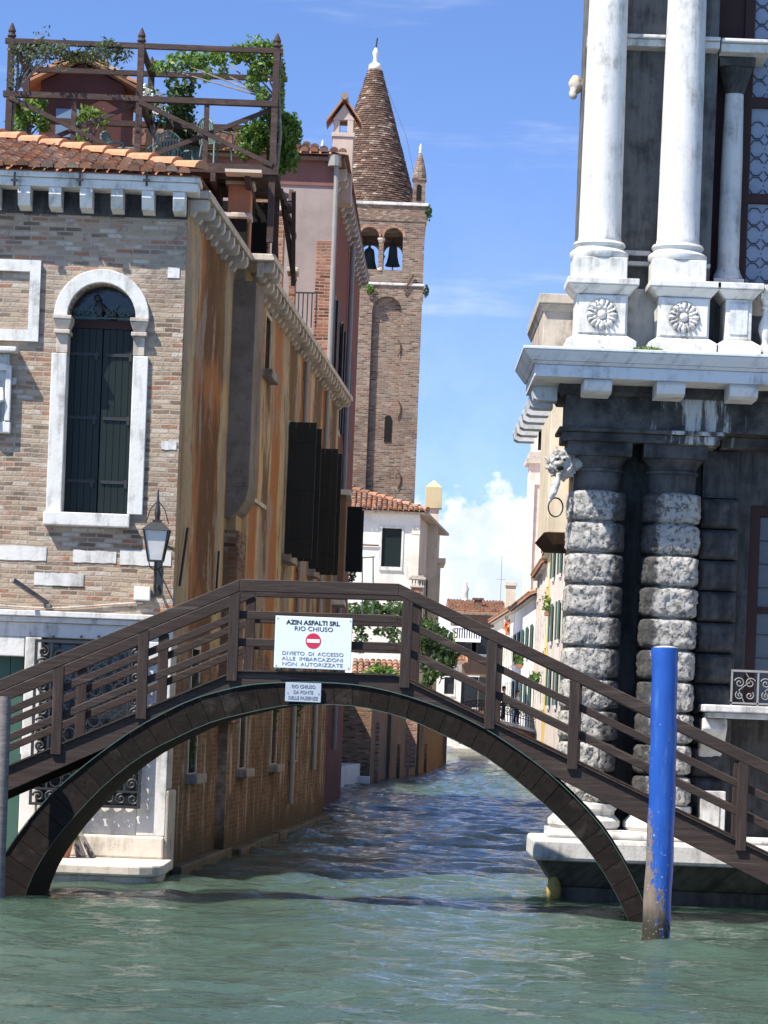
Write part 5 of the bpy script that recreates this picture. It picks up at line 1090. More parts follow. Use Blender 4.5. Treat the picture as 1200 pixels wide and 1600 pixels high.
# lower window
def lead(mb, x0, x1, z0, z1, y, s, hexa=True):
    r = .010
    if hexa:
        h = s; w = s*.8; nx_ = int((x1-x0)/w)+2; nz_ = int((z1-z0)/h)+2
        for i in range(nx_):
            for j in range(nz_):
                cx, cz = x0+(i+.5)*w, z0+(j+.5)*h; pts = [(cx+w*.36*a, cz+h*.36*b) for a, b in ((.55, -1.25), (1.2, -.6), (1.2, .6), (.55, 1.25), (-.55, 1.25), (-1.2, .6), (-1.2, -.6), (-.55, -1.25))]
                pts = [(a, b) for a, b in pts]
                if max(a for a, b in pts) > x1 or max(b for a, b in pts) > z1: continue
                for k in range(8): a, b = pts[k], pts[(k+1) % 8]; mb.bar((a[0], y, a[1]), (b[0], y, b[1]), .016, .012)
                mb.bar((cx-w*.5, y, cz), (cx-w*.43, y, cz), .014, .012)
w_ = MB(); w_.box(5.02, 5.17, PWY+.05, PWY+.25, 2.76, 5.56); w_.box(5.17, 7.4, PWY+.05, PWY+.25, 5.42, 5.56); w_.box(5.17, 7.4, PWY+.06, PWY+.24, 4.05, 4.15); wo = w_.build('window', REDWOOD, pc)
mb = MB(); mb.box(5.17, 7.4, PWY+.16, PWY+.19, 2.76, 5.42); mb.build('pane', DULLGLASS, wo)
mb = MB()
for i in range(7): mb.box(5.17+i*.34, 5.185+i*.34, PWY+.13, PWY+.15, 2.76, 5.42)
for i in range(9): mb.box(5.17, 7.4, PWY+.128, PWY+.148, 2.76+i*.33, 2.775+i*.33)
mb.build('leading', IRON, wo)
# window balcony
bal = MB(); bal.box(4.36, 8, 39.30, PWY-.003, 2.64, 2.74); bal.box(4.42, 8, 39.38, PWY-.003, 2.56, 2.637); bo = bal.build('balcony', ISTRIA, pc, bevel=.015)
for x in (4.55, 6.3): 
    mb = MB(); mb.prism([(0, 0), (-.75, 0), (-.78, -.15), (-.6, -.35), (-.35, -.45), (-.22, -.75), (0, -.85)], (x-.17, PWY-.004, 2.557), (0, 1, 0), (0, 0, 1), (.34, 0, 0)); mb.build('console', ISTRIA, bo, bevel=.03)
    mb = MB(); mb.box(x-.15, x+.2, 39.7, PWY-.003, 1.0, 1.55); mb.box(x-.1, x+.12, 39.68, 39.698, 1.06, 1.48); mb.build('pedestal', ISTRIA_DULL, bo, bevel=.02)
mb = MB(); ry = 39.36; rx0 = 4.72
mb.box(rx0, 8, ry-.015, ry+.015, 3.20, 3.23); mb.box(rx0, 8, ry-.012, ry+.012, 2.76, 2.785)
for i in range(9):
    x = rx0+.012+i*.36; mb.box(x-.012, x+.012, ry-.012, ry+.012, 2.742, 3.2)
    for s in (-1, 1):
        mb.tube(spiral(x+.18+s*.075, 3.05, .075, 1.5, ry, s, 18, .4), .008, 5); mb.tube(spiral(x+.18+s*.07, 2.88, .06, 1.4, ry, -s, 18, 2.2), .008, 5)
    mb.tube([(x+.18, ry, 2.78), (x+.10, ry, 2.95), (x+.26, ry, 3.08), (x+.18, ry, 3.2)], .008, 5)
mb.build('balcony_railing', LIGHTIRON, bo)
# upper storey: wall, recess, window
mb = MB(); plate(mb, rect(2.45, 12, 7.43, 16), [rect(4.30, 7.6, 8.5, 15.2)], (0, 40.15, 0), (1, 0, 0), (0, 0, 1), (0, 1, 0), .8); mb.build('upper_wall', PANEL, pc)
mb = MB(); mb.box(2.45, 4.28, 40.02, 40.147, 7.43, 8.48); mb.box(3.06, 3.46, 40.07, 40.147, 8.95, 9.02); mb.box(2.46, 4.29, 40.0, 40.147, 8.80, 8.86); mb.build('dado', ISTRIA_DULL, pc, bevel=.012)
mb = MB(); zl = P(1010, 62, 39.9).z; mb.box(2.46, 4.29, 39.84, 40.147, zl-.10, zl-.003); mb.box(2.46, 4.29, 39.78, 40.147, zl, zl+.05); mb.box(4.31, 5.0, 39.9, 40.9, zl-.12, zl-.003); mb.box(4.31, 5.06, 39.82, 40.9, zl, zl+.05); mb.build('impost', ISTRIA_DULL, pc, bevel=.012)
wy = 40.75
w_ = MB(); w_.box(4.72, 4.86, wy-.1, wy+.1, 8.5, 15.2); w_.box(4.86, 7.6, wy-.1, wy+.1, 9.85, 9.98); w_.box(4.86, 7.6, wy-.1, wy+.1, 11.2, 11.34); w_.box(4.302, 4.718, wy-.05, wy+.12, 8.5, 15.2); w_.box(5.75, 5.86, wy-.1, wy+.1, 8.5, 9.847); w_.box(5.75, 5.86, wy-.1, wy+.1, 9.983, 11.197); wo = w_.build('window', REDWOOD, pc)
mb = MB(); mb.box(4.86, 7.6, wy, wy+.03, 8.5, 15.2); mb.build('pane', GLASS, wo)
for xa0, xb0 in ((4.86, 5.75), (5.86, 7.6)):
    for za0, zb0 in ((8.5, 9.85), (9.98, 11.2), (11.34, 15.2)): mb = MB(); lead(mb, xa0, xb0, za0, zb0, wy-.02, .26); mb.build('leading', IRON, wo)
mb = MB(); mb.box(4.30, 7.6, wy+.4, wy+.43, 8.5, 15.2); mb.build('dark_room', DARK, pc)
# pedestals with rosettes
def pedestal(cx, w, cy=39.72, d=.8, ros=True):
    mb = MB(); y0 = cy-d/2
    mb.box(cx-w/2-.13, cx+w/2+.13, y0-.13, 40.02, 7.428, 7.64); mb.frustum(cx-w/2-.12, cx+w/2+.12, y0-.12, 40.018, 7.642, cx-w/2-.01, cx+w/2+.01, y0-.01, 40.018, 7.72)
    mb.box(cx-w/2, cx+w/2, y0, 40.016, 7.722, 8.28)
    mb.frustum(cx-w/2-.01, cx+w/2+.01, y0-.01, 40.018, 8.283, cx-w/2-.12, cx+w/2+.12, y0-.12, 40.018, 8.40); mb.box(cx-w/2-.14, cx+w/2+.14, y0-.14, 40.02, 8.403, 8.49)
    po = mb.build('pedestal', ISTRIA, pc, bevel=.012)
    if ros:
        mb = MB(); cz = 8.0
        plate(mb, rect(cx-w/2+.03, cx+w/2-.03, 7.75, 8.255), [[(cx+.225*math.cos(a), cz+.225*math.sin(a)) for a in [k*math.pi/16 for k in range(32)]]], (0, y0-.028, 0), (1, 0, 0), (0, 0, 1), (0, 1, 0), .026); mb.build('panel', ISTRIA, po, bevel=.008)
        mb = MB(); mb.ball((cx, y0-.03, cz), .065, .06, .065, 12, 8)
        for ring_, n, rr, sz in ((0, 8, .155, .052), (1, 8, .105, .035)):
            for k in range(n):
                a = 2*math.pi*(k+.5*ring_)/n; mb.ball((cx+rr*math.cos(a), y0-.02, cz+rr*math.sin(a)), sz*1.0, .045, sz, 8, 6)
                mb.tube([(cx+.06*math.cos(a), y0-.03, cz+.06*math.sin(a)), (cx+.19*math.cos(a), y0-.06, cz+.19*math.sin(a)), (cx+.2*math.cos(a+.15), y0-.02, cz+.2*math.sin(a+.15))], [.014, .02, .01], 5)
        mb.tube([(cx+.215*math.cos(a), y0-.01, cz+.215*math.sin(a)) for a in [k*math.pi/12 for k in range(25)]], .018, 6); mb.build('rosette', ISTRIA_DULL, po, smooth=True)
    return po
pedestal(2.76, .70); pedestal(3.88, .70)
for cx in (U1, U2):
    cy = 39.72; mb = MB(); mb.lathe([(.292, 0), (.300, .04), (.292, .06)]+[(.292-.052*(k/14)**1.35, .06+5.6*k/14) for k in range(1, 15)], (cx, cy, 9.05), 40); co = mb.build('column', ISTRIA, pc, smooth=True, auto=40)
    mb = MB(); mb.lathe([(.38, 0), (.405, .04), (.405, .09), (.37, .12), (.335, .14), (.33, .165), (.35, .18), (.362, .205), (.34, .24), (.30, .25)], (cx, cy, 8.80), 36); mb.build('base', ISTRIA, co, smooth=True, auto=35)
    mb = MB(); mb.box(cx-.37, cx+.37, cy-.37, 40.018, 8.493, 8.798); mb.build('plinth', ISTRIA, co, bevel=.012)
    mb = MB(); mb.lathe([(.245, 0), (.3, .3), (.42, .55)], (cx, cy, 14.71), 24); mb.box(cx-.42, cx+.42, cy-.42, 40.1, 15.27, 15.4); mb.build('capital', ISTRIA, co)
mb = MB(); mb.box(2.2, 12, 39.25, 41.2, 15.403, 16.2); mb.box(1.9, 12, 38.95, 41.2, 16.203, 16.5); mb.build('upper_entablature', ISTRIA_DULL, pc)
mb = MB(); cx, cy = 4.58, 40.42; mb.lathe([(.155, 0), (.15, 1.5), (.13, 2.45)], (cx, cy, 8.86), 24); co = mb.build('small_column', ISTRIA_DULL, pc, smooth=True, auto=40)
mb = MB(); mb.box(cx-.21, cx+.21, cy-.21, cy+.21, 8.5, 8.70); mb.lathe([(.20, 0), (.21, .04), (.18, .1), (.16, .16)], (cx, cy, 8.702), 20); mb.build('base', ISTRIA, co)
mb = MB(); mb.lathe([(.135, 0), (.17, .12), (.24, .35)], (cx, cy, 11.312), 16); mb.box(cx-.25, cx+.25, cy-.25, cy+.25, 11.665, 11.78); mb.build('capital', CRUST, co)
# balustrade
po = pedestal(4.63, .36, 39.50, .36, False); mb = MB(); mb.box(4.63-.12, 4.63+.12, 39.306, 39.318, 7.8, 8.22); mb.build('panel', CORNICE, po)
mb = MB(); mb.box(4.965, 10, 39.28, 39.72, 8.403, 8.49); mb.box(4.965, 10, 39.3, 39.7, 7.428, 7.62); br = mb.build('balustrade', ISTRIA, pc, bevel=.012)
for i in range(12):
    mb = MB(); mb.box(5.02+.3*i-.08, 5.02+.3*i+.08, 39.42, 39.58, 7.623, 7.68); mb.lathe([(.07, 0), (.05, .04), (.055, .08), (.095, .2), (.09, .28), (.04, .42), (.035, .5), (.06, .52), (.04, .56), (.07, .63)], (5.02+.3*i, 39.5, 7.682), 14); mb.box(5.02+.3*i-.08, 5.02+.3*i+.08, 39.42, 39.58, 8.315, 8.40); mb.build('baluster', ISTRIA, br, smooth=True, auto=35)
mb = MB(); mb.box(2.03, 2.46, 40.6, 44, 7.428, 8.3); mb.box(1.96, 2.5, 40.5, 44, 8.303, 8.44); mb.frustum(2.02, 2.47, 40.58, 44, 8.2, 1.97, 2.49, 40.52, 44, 8.302); mb.build('side_parapet', ISTRIA_WARM, pc, bevel=.012)
mb = MB(); mb.ball((2.36, 40.6, P(912, 118, 40).z), .1, .1, .14); mb.ball((2.33, 40.55, P(912, 118, 40).z-.14), .06, .06, .09); mb.tube([(2.36, 40.6, P(912, 118, 40).z), (2.7, 40.9, P(912, 118, 40).z)], .1, 8); sculpt(mb.build('side_mask', ISTRIA_WARM, pc, smooth=True), .025, .04)
for lb, blobs, m_, sd in (('green weed tuft on the palace cornice between the two rosette pedestals', [((3.36, 39.1, 7.47), (.20, .16, .09), 320), ((3.5, 39.1, 7.47), (.16, .12, .07), 160)], LEAF, 71), ('tiny weed on the palace cornice below the first rosette', [((2.78, 38.95, 7.46), (.04, .05, .05), 40)], LEAFM, 72), ('dark moss strip hanging in the palace cornice joint at its corner', [((2.5, 38.90, 7.24), (.10, .03, .035), 90), ((2.66, 38.90, 7.27), (.03, .03, .07), 40), ((2.95, 38.9, 7.235), (.07, .03, .03), 50)], LEAFD, 73)):
    tag(leaves(blobs, .03, sd).build('weed', m_, None, fix=False), lb, 'weed', 'weeds on the old masonry')

# beige house with jettied bay further along the right bank
bh = thing('beige_house', 'beige house with jettied upper bay behind the palace corner', 'house', (5, 66, .6))
mb = MB(); bz = P(860, 832, 66).z; bt_ = P(830, 535, 66).z; mb.box(3.56, 9, 66, 70, bz, bt_); mb.build('bay_wall', BEIGE, bh, bevel=.02)
mb = MB(); mb.frustum(3.72, 9, 66.2, 69.9, bz-.24, 3.50, 9, 65.94, 70.05, bz-.003); mb.build('jetty', m_wood('jetty_wood', (.07, .045, .03), (.14, .09, .06)), bh)
mb = MB(); mb.box(4.9, 9, 66.5, 74, .4, bz-.243); mb.build('lower_wall', BROWNP, bh)
mb = MB(); mb.box(3.4, 9, 65.7, 70.3, bt_+.003, bt_+.25); mb.build('roof', TILE, bh)
mb = MB(); a = P(876, 700, 65.95); b_ = P(886, 630, 65.95); mb.box(4.02, 4.14, 65.93, 65.995, bz+.3, bt_-.4); mb.build('corner_strip', m_plaster('ochre_strip', (.55, .30, .12), (.3, .16, .08), .3), bh)

# far right-bank houses (facades along the canal, seen obliquely) and the far house facing us
def wins_grid(L, z0, rows, n, w=.95, h=1.7, gap=2.9): return [(L*(i+.5)/n-w/2, z0+gap*j, w, h) for j in range(rows) for i in range(n)]
def right_house(label, A, Bp, z1, m_, rows, n, shut, seed, z0=3.2, **k):
    L = math.dist(A, Bp); return house('canal_house', label, 'house', A, Bp, 9, .5, z1, m_, wins_grid(L, z0, rows, n), 1.9, shut, seed=seed, group='houses along the far right bank', **k)
right_house('pink brick house with green shutters beside the rusticated palace column', (7.42, 132.8), (7.75, 117), 11.4, m_plaster('pink_render', (.58, .49, .41), (.36, .25, .19), .7), 3, 4, GREENSHUT, 81, over=.35)
right_house('narrow ochre yellow house left of the pink brick house', (7.65, 140), (7.42, 133.1), 10.6, YELLOW, 3, 1, None, 87, over=.3)
right_house('narrow pale pink house left of the ochre house', (8.02, 156), (7.72, 140.3), 10.3, PINK, 3, 4, None, 82, over=.35)
right_house('white canal house with a row of green shutters and orange roof', (7.96, 181), (8.02, 156.3), 9.4, m_plaster('bright_plaster', (.76, .76, .74), (.4, .4, .38), .2), 2, 5, GREENSHUT, 83)
t5 = right_house('cream canal house with tall narrow windows left of the green-shuttered house', (7.6, 206), (7.96, 181.3), 9.5, CREAM, 2, 9, None, 84)
hB = house('brown_house', 'brown far house with white balcony closing the canal view', 'house', (5.2, 226), (8.9, 226), 12, .5, 10.9, BROWNP, [(.6, 7.6, .8, 2.0), (1.9, 7.6, .8, 2.0), (3.0, 7.6, .6, 2), (.7, 3.4, 1.4, 2.4)], 1.1, BLACKSHUT, seed=85, over=.5)
mb = MB(); x0, x1, z = 4.9, 7.3, P(720, 998, 226).z; mb.box(x0, x1, 224.9, 225.99, z-.25, z)
for i in range(13): mb.box(x0+.05+i*.19, x0+.14+i*.19, 225.0, 225.09, z+.003, z+.80)
mb.box(x0, x1, 224.95, 225.13, z+.803, z+.95); mb.box(x0, x0+.22, 224.93, 225.15, z+.003, z+.80); mb.build('balcony', WHITEPAINT, hB[0])
mb = MB(); p = P(747, 945, 228); mb.box(p.x-.3, p.x+.3, 228, 228.7, p.z-1.2, p.z+.4); mb.box(p.x-.45, p.x+.45, 227.9, 228.9, p.z+.403, p.z+.55); mb.build('chimney', BROWNP, hB[1])
mb = MB(); p = P(726, 945, 232); mb.lathe([(.5, -1), (.5, .2), (.28, .3), (.24, .9), (.3, 1.3), (.14, 1.55), (.16, 1.75), (.02, 1.95)], (p.x, 232, p.z), 10); tag(mb.build('statue', ISTRIA, None, smooth=True), 'small white statue rising above the brown house roof', 'statue')
ca = V(t5[2]); chm2 = MB(); p = P(797, 935, 188); chm2.box(p.x-.3, p.x+.35, 188, 188.7, 8.5, P(797, 915, 188).z); chm2.box(p.x-.4, p.x+.45, 187.9, 188.8, P(797, 915, 188).z+.003, P(797, 910, 188).z); chm2.build('chimney', BEIGE, t5[1])
house('low_house', 'low pale house with tiled roof at the far left bank beyond the tree', 'house', (2.2, 205), (5.4, 205), 8, .5, 6.6, WHITEP, [(.6, 4.2, .7, 1.2), (2.0, 4.2, .7, 1.2)], 1.0, None, seed=86)
mb = MB(); p = P(781, 960, 240); mb.tube([(p.x, 240, 10), (p.x, 240, P(781, 868, 240).z)], .03, 5); mb.tube([(p.x-.4, 240, P(781, 905, 240).z), (p.x+.4, 240, P(781, 905, 240).z)], .02, 4); tag(mb.build('antenna', LIGHTIRON, None), 'thin television aerial above the far roofs', 'antenna')
# flower boxes on far facades
for lb, (px, py, Y), m_ in (('green window box plants on the white canal house', (812, 1030, 160), LEAFM), ('orange flowering plant on the cream canal house sill', (795, 980, 186), m_flat('orange_petals', (.55, .16, .05), .7, .3)), ('green plants beside the ochre house window', (858, 945, 132), LEAF), ('dark green creeper low beside the pink house door', (838, 1060, 144), LEAFM)):
    p = P(px, py, Y); p.x -= .05; fb_ = thing('window_box', lb, 'plant', tuple(p)); leaves([(tuple(p), (.28, .6, .4), 110)], .13, int(px)).build('foliage', m_, fb_, fix=False)
    mb = MB(); mb.box(p.x-.12, p.x+.2, p.y-.5, p.y+.5, p.z-.5, p.z-.28); mb.build('box', TERRA, fb_)

# distant pink-white campanile
cm = thing('campanile', 'slender pale pink campanile far off behind the beige house', 'bell tower', (22, 420, .5))
CY = 420.; ca0 = P(822, 900, CY).x; cw = 6.4; mb = MB()
def cz(py): return P(830, py, CY).z
mb.frustum(ca0-.3, ca0+cw+.3, CY-.3, CY+cw, .5, ca0, ca0+cw, CY, CY+cw, cz(722)); mb.build('shaft', CAMPANILE, cm)
mb = MB()
for i in range(4): mb.box(ca0+.1+i*1.75, ca0+.7+i*1.75, CY-.45, CY-.02, .6, cz(755))
for i in range(3): mb.prism(arch_poly(ca0+.75+i*1.75, ca0+1.8+i*1.75, cz(757), cz(745), 8), (0, CY-.3, 0), (1, 0, 0), (0, 0, 1), (0, .25, 0))
mb.build('lesene', m_plaster('pale_lesene', (.74, .66, .58), (.5, .42, .36), .3), cm)
mb = MB(); mb.box(ca0-.6, ca0+cw+.6, CY-.6, CY+cw+.6, cz(724), cz(717)); mb.box(ca0-.2, ca0+cw+.2, CY-.2, CY+cw+.2, cz(716.9), cz(706)); mb.build('belfry_cornice', ISTRIA_WARM, cm); mb = MB(); mb.box(ca0-.35, ca0+cw+.35, CY-.35, CY+cw+.35, cz(658), cz(650)); mb.box(ca0-.6, ca0+cw+.6, CY-.6, CY+cw+.6, cz(649.9), cz(645)); mb.build('belfry_cornice', ISTRIA_WARM, cm)
mb = MB(); plate(mb, rect(ca0, ca0+cw, cz(705.9), cz(658.1)), [arch_poly(ca0+1.0, ca0+2.5, cz(703), cz(676), 8), arch_poly(ca0+3.9, ca0+5.4, cz(703), cz(676), 8)], (0, CY, 0), (1, 0, 0), (0, 0, 1), (0, 1, 0), .6); mb.build('belfry', m_plaster('belfry_plaster', (.72, .62, .55), (.45, .36, .3), .3), cm)
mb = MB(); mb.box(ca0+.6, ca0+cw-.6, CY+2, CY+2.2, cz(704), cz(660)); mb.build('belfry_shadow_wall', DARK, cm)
mb = MB(); mb.lathe([(2.8, 0), (2.6, 6), (2.2, 8), (.1, 14)], (ca0+cw/2, CY+cw/2, cz(644.9)), 8); mb.build('lantern', ISTRIA_WARM, cm)

# ------------------------------------------------------------------ far stone bridge with people, boat
BY = 150.0; fb = thing('canal_bridge', 'far brick and white stone canal bridge with iron railing', 'bridge', (5.8, BY, 0))
bx0, bx1 = 2.2, 8.75; n = 24
def deckz(x):
    return 2.50-.80*max(0, (x-5.0)/3.7)**1.3 if x > 5.0 else 2.50-.7*abs((x-5.0)/2.5)**1.5
xs_ = [bx0+(bx1-bx0)*i/n for i in range(n+1)]
def archz(x):
    u = (x-5.35)/3.1; return 2.1*math.sqrt(max(0, 1-u*u)) if abs(u) < 1 else -.5
poly = [(x, deckz(x)) for x in xs_]+[(x, min(deckz(x)-.25, archz(x))) for x in reversed([bx0]+[bx0+(bx1-bx0)*i/60 for i in range(1, 60)]+[bx1])]
mb = MB(); mb.prism(poly, (0, BY, 0), (1, 0, 0), (0, 0, 1), (0, 3, 0)); mb.build('span', RED_BRICK, fb)
mb = MB()
for i in range(n):
    a, b = xs_[i], xs_[i+1]; mb.prism([(a, deckz(a)-.06), (b, deckz(b)-.06), (b, deckz(b)+.12), (a, deckz(a)+.12)], (0, BY-.10, 0), (1, 0, 0), (0, 0, 1), (0, 3.2, 0))
mb.build('coping', ISTRIA, fb)
mb = MB(); pp_ = []
for i in range(33):
    a = math.pi*i/32; pp_.append((5.35+3.1*math.cos(a), 2.1*math.sin(a)))
for i in range(32):
    (a, b), (c_, d) = pp_[i], pp_[i+1]; e, f_, g_, h_ = 5.35+(a-5.35)*1.05, b*1.08, 5.35+(c_-5.35)*1.05, d*1.08
    mb.prism([(a, b), (c_, d), (g_, h_), (e, f_)], (0, BY-.06, 0), (1, 0, 0), (0, 0, 1), (0, .2, 0))
mb.build('arch_ring', ISTRIA, fb)
mb = MB()
for i in range(n*2+1):
    x = bx0+(bx1-bx0)*i/(n*2); mb.box(x-.02, x+.02, BY+.03, BY+.07, deckz(x)+.1, deckz(x)+.95)
for i in range(n):
    a, b = xs_[i], xs_[i+1]; mb.bar((a, BY+.05, deckz(a)+.95), (b, BY+.05, deckz(b)+.95), .07, .06); mb.bar((a, BY+.05, deckz(a)+.5), (b, BY+.05, deckz(b)+.5), .04, .04)
    mb.tube([((a+b)/2+.09*math.cos(t), BY+.05, deckz((a+b)/2)+.72+.12*math.sin(t)) for t in [k*math.pi/4 for k in range(9)]], .02, 4)
mb.build('railing', IRON, fb)
mb = MB(); mb.box(bx1-.12, bx1+.38, BY-.2, BY+.3, .3, deckz(bx1)+1.0); mb.box(bx1-.18, bx1+.44, BY-.26, BY+.36, deckz(bx1)+1.003, deckz(bx1)+1.12); mb.build('pillar', ISTRIA, fb, bevel=.03)
def skinned(name, pts, edges, m_, parent):
    me = bpy.data.meshes.new(name); me.from_pydata([p[:3] for p in pts], edges, []); me.materials.append(m_)
    o = bpy.data.objects.new(name, me); COL.objects.link(o); o.modifiers.new('skin', 'SKIN'); me.skin_vertices.new() if not me.skin_vertices else None
    for i, p in enumerate(pts): me.skin_vertices[0].data[i].radius = (p[3], p[4] if len(p) > 4 else p[3])
    me.skin_vertices[0].data[0].use_root = True
    s = o.modifiers.new('sub', 'SUBSURF'); s.levels = 1; s.render_levels = 2
    o.parent = parent; return o
def person(label, loc, rz_, shirt, trouser, step=.12):
    t = thing('person', label, 'person', (0, 0, 0))
    body = [(0, 0, .92, .13, .10), (0, 0, 1.1, .12, .09), (0, 0, 1.32, .16, .10), (0, 0, 1.47, .07, .06), (0, -.01, 1.55, .055), (0, -.02, 1.63, .085, .10), (0, -.01, 1.73, .075, .09),
            (-.10, 0, .86, .085), (-.11, -step*.5, .48, .06), (-.11, -step*.2, .08, .04), (-.11, -step*.2-.14, .03, .035), (.10, 0, .86, .085), (.11, step*.5, .48, .06), (.11, step, .08, .04), (.11, step-.14, .03, .035),
            (-.20, 0, 1.38, .055), (-.25, .02, 1.12, .042), (-.24, -.12, .90, .032), (-.23, -.17, .82, .035), (.20, 0, 1.38, .055), (.25, .02, 1.12, .042), (.24, -.12, .90, .032), (.23, -.17, .82, .035)]
    ed = [(0, 1), (1, 2), (2, 3), (3, 4), (4, 5), (5, 6), (0, 7), (7, 8), (8, 9), (9, 10), (0, 11), (11, 12), (12, 13), (13, 14), (2, 15), (15, 16), (16, 17), (17, 18), (2, 19), (19, 20), (20, 21), (21, 22)]
    skinned('body', body, ed, SKIN, t)
    g = lambda p, k: (*p[:3], p[3]+k, (p[4] if len(p) > 4 else p[3])+k)
    skinned('shirt', [g(body[i], .018) for i in (0, 1, 2)]+[g(body[15], .02), g(body[16], .018), g(body[19], .02), g(body[20], .018), (0, 0, 1.44, .085, .08)], [(0, 1), (1, 2), (2, 3), (3, 4), (2, 5), (5, 6), (2, 7)], shirt, t)
    skinned('trousers', [g(body[i], .016) for i in (0, 7, 8, 9, 11, 12, 13)], [(0, 1), (1, 2), (2, 3), (0, 4), (4, 5), (5, 6)], trouser, t)
    mb = MB(); mb.ball((0, .015, 1.73), .098, .115, .10, 12, 8); mb.ball((0, .06, 1.64), .085, .06, .09, 10, 6); h = mb.build('hair', HAIR, None, smooth=True); h.parent = t
    t.location = loc; t.rotation_euler = (0, 0, rz_); return t
for lb, px, sh_, tr, rz_ in (('person in a red top crossing the far bridge', 787, REDCLOTH, NAVY, 1.4), ('person in a white shirt and dark trousers on the far bridge', 808, WHITECLOTH, NAVY, 1.7)):
    x = P(px, 1100, BY+.5).x; person(lb, (x, BY+.5, deckz(x)+.12), rz_, sh_, tr)
bo_ = thing('rowing_boat', 'small white boat moored far up the canal under the bridge', 'boat', (3.35, 162, 0))
mb = MB(); secs = [(0, .03, .50), (.6, .22, .38), (1.8, .30, .33), (3.2, .30, .32), (4.0, .24, .36)]; vs = []
for y, w, h in secs: vs += [(3.3-w, 160+y, h), (3.3-w*.6, 160+y, -.1), (3.3+w*.6, 160+y, -.1), (3.3+w, 160+y, h), (3.3+w*.86, 160+y, h), (3.3+w*.5, 160+y, .05), (3.3-w*.5, 160+y, .05), (3.3-w*.86, 160+y, h)]
fs = [(i*8+k, i*8+(k+1) % 8, i*8+8+(k+1) % 8, i*8+8+k) for i in range(4) for k in range(8)]+[tuple(range(8)), tuple(range(39, 31, -1))]
mb.add(vs, fs); mb.build('hull', WHITEPAINT, bo_)
mb = MB(); mb.box(3.04, 3.56, 161.6, 161.9, .2, .24); mb.build('seat', GREYWOOD, bo_)

# ------------------------------------------------------------------ wooden footbridge
Y0 = 35.5; BWD = 1.5; OB = V((.085, 1, 0)).normalized()*BWD
br = thing('footbridge', 'dark brown wooden arched footbridge spanning the canal mouth', 'bridge', (-.7, 36.2, 0))
def Q(px, py): p = P(px, py, Y0); return p.x, p.z
outer = [Q(*p) for p in ((-20, 1385), (0, 1345), (30, 1300), (80, 1240), (140, 1190), (210, 1139), (300, 1092), (390, 1069), (480, 1066), (560, 1070), (620, 1083), (660, 1096), (720, 1118), (780, 1152), (846, 1199), (872, 1221), (931, 1280), (965, 1330), (992, 1380), (1012, 1425), (1020, 1455))]
inner = [Q(*p) for p in ((35, 1415), (50, 1365), (90, 1305), (150, 1238), (190, 1203), (230, 1174), (330, 1126), (440, 1101), (490, 1099), (560, 1102), (640, 1122), (688, 1146), (740, 1170), (780, 1196), (851, 1256), (903, 1307), (937, 1352), (965, 1400), (985, 1445), (990, 1465))]
def dens(pts, n):
    P_ = np.array(pts); d = np.r_[0, np.cumsum(np.hypot(*np.diff(P_, axis=0).T))]; tt = np.linspace(0, d[-1], n*8)
    X = np.interp(tt, d, P_[:, 0]); Z = np.interp(tt, d, P_[:, 1]); k = 9; ker = np.ones(k*2+1)/(k*2+1)
    Xp = np.r_[2*X[0]-X[k:0:-1], X, 2*X[-1]-X[-2:-k-2:-1]]; Zp = np.r_[2*Z[0]-Z[k:0:-1], Z, 2*Z[-1]-Z[-2:-k-2:-1]]
    Xs, Zs = np.convolve(Xp, ker, 'valid'), np.convolve(Zp, ker, 'valid')
    return [(Xs[i], Zs[i]) for i in np.linspace(0, len(Xs)-1, n).astype(int)]
NA = 45; oa, ia = dens(outer, NA), dens(inner, NA); rnd = random.Random(2)
mb = MB()
for i in range(NA-1):
    e = rnd.uniform(0, .010); g_ = .014; lerp = lambda a, b, t: (a[0]+(b[0]-a[0])*t, a[1]+(b[1]-a[1])*t)
    mb.prism([lerp(ia[i], ia[i+1], g_), lerp(ia[i], ia[i+1], 1-g_), lerp(oa[i], oa[i+1], 1-g_), lerp(oa[i], oa[i+1], g_)], (0, Y0-.03-e, 0), (1, 0, 0), (0, 0, 1), (0, .035+e, 0))
core = [(x+(0), z+.004) for x, z in ia]+[(x, z-.004) for x, z in reversed(oa)]
mb.prism(core, (0, Y0+.006, 0), (1, 0, 0), (0, 0, 1), OB-V((0, .02, 0)))
arch = mb.build('arch', BRIDGEDARK, br)
mb = MB()
for lst, d in ((oa, .0), ):
    for i in range(NA-1):
        a, b = lst[i], lst[i+1]; mb.bar((a[0], Y0-.05, a[1]+.008), (b[0], Y0-.05, b[1]+.008), .02, .013, up=(0, 0, 1), wd=(0, 1, 0))
for i in range(NA-1):
    a, b = ia[i], ia[i+1]; mb.bar((a[0], Y0-.045, a[1]-.004), (b[0], Y0-.045, b[1]-.004), .012, .008, up=(0, 0, 1), wd=(0, 1, 0))
mb.build('copper_edging', COPPER, br)
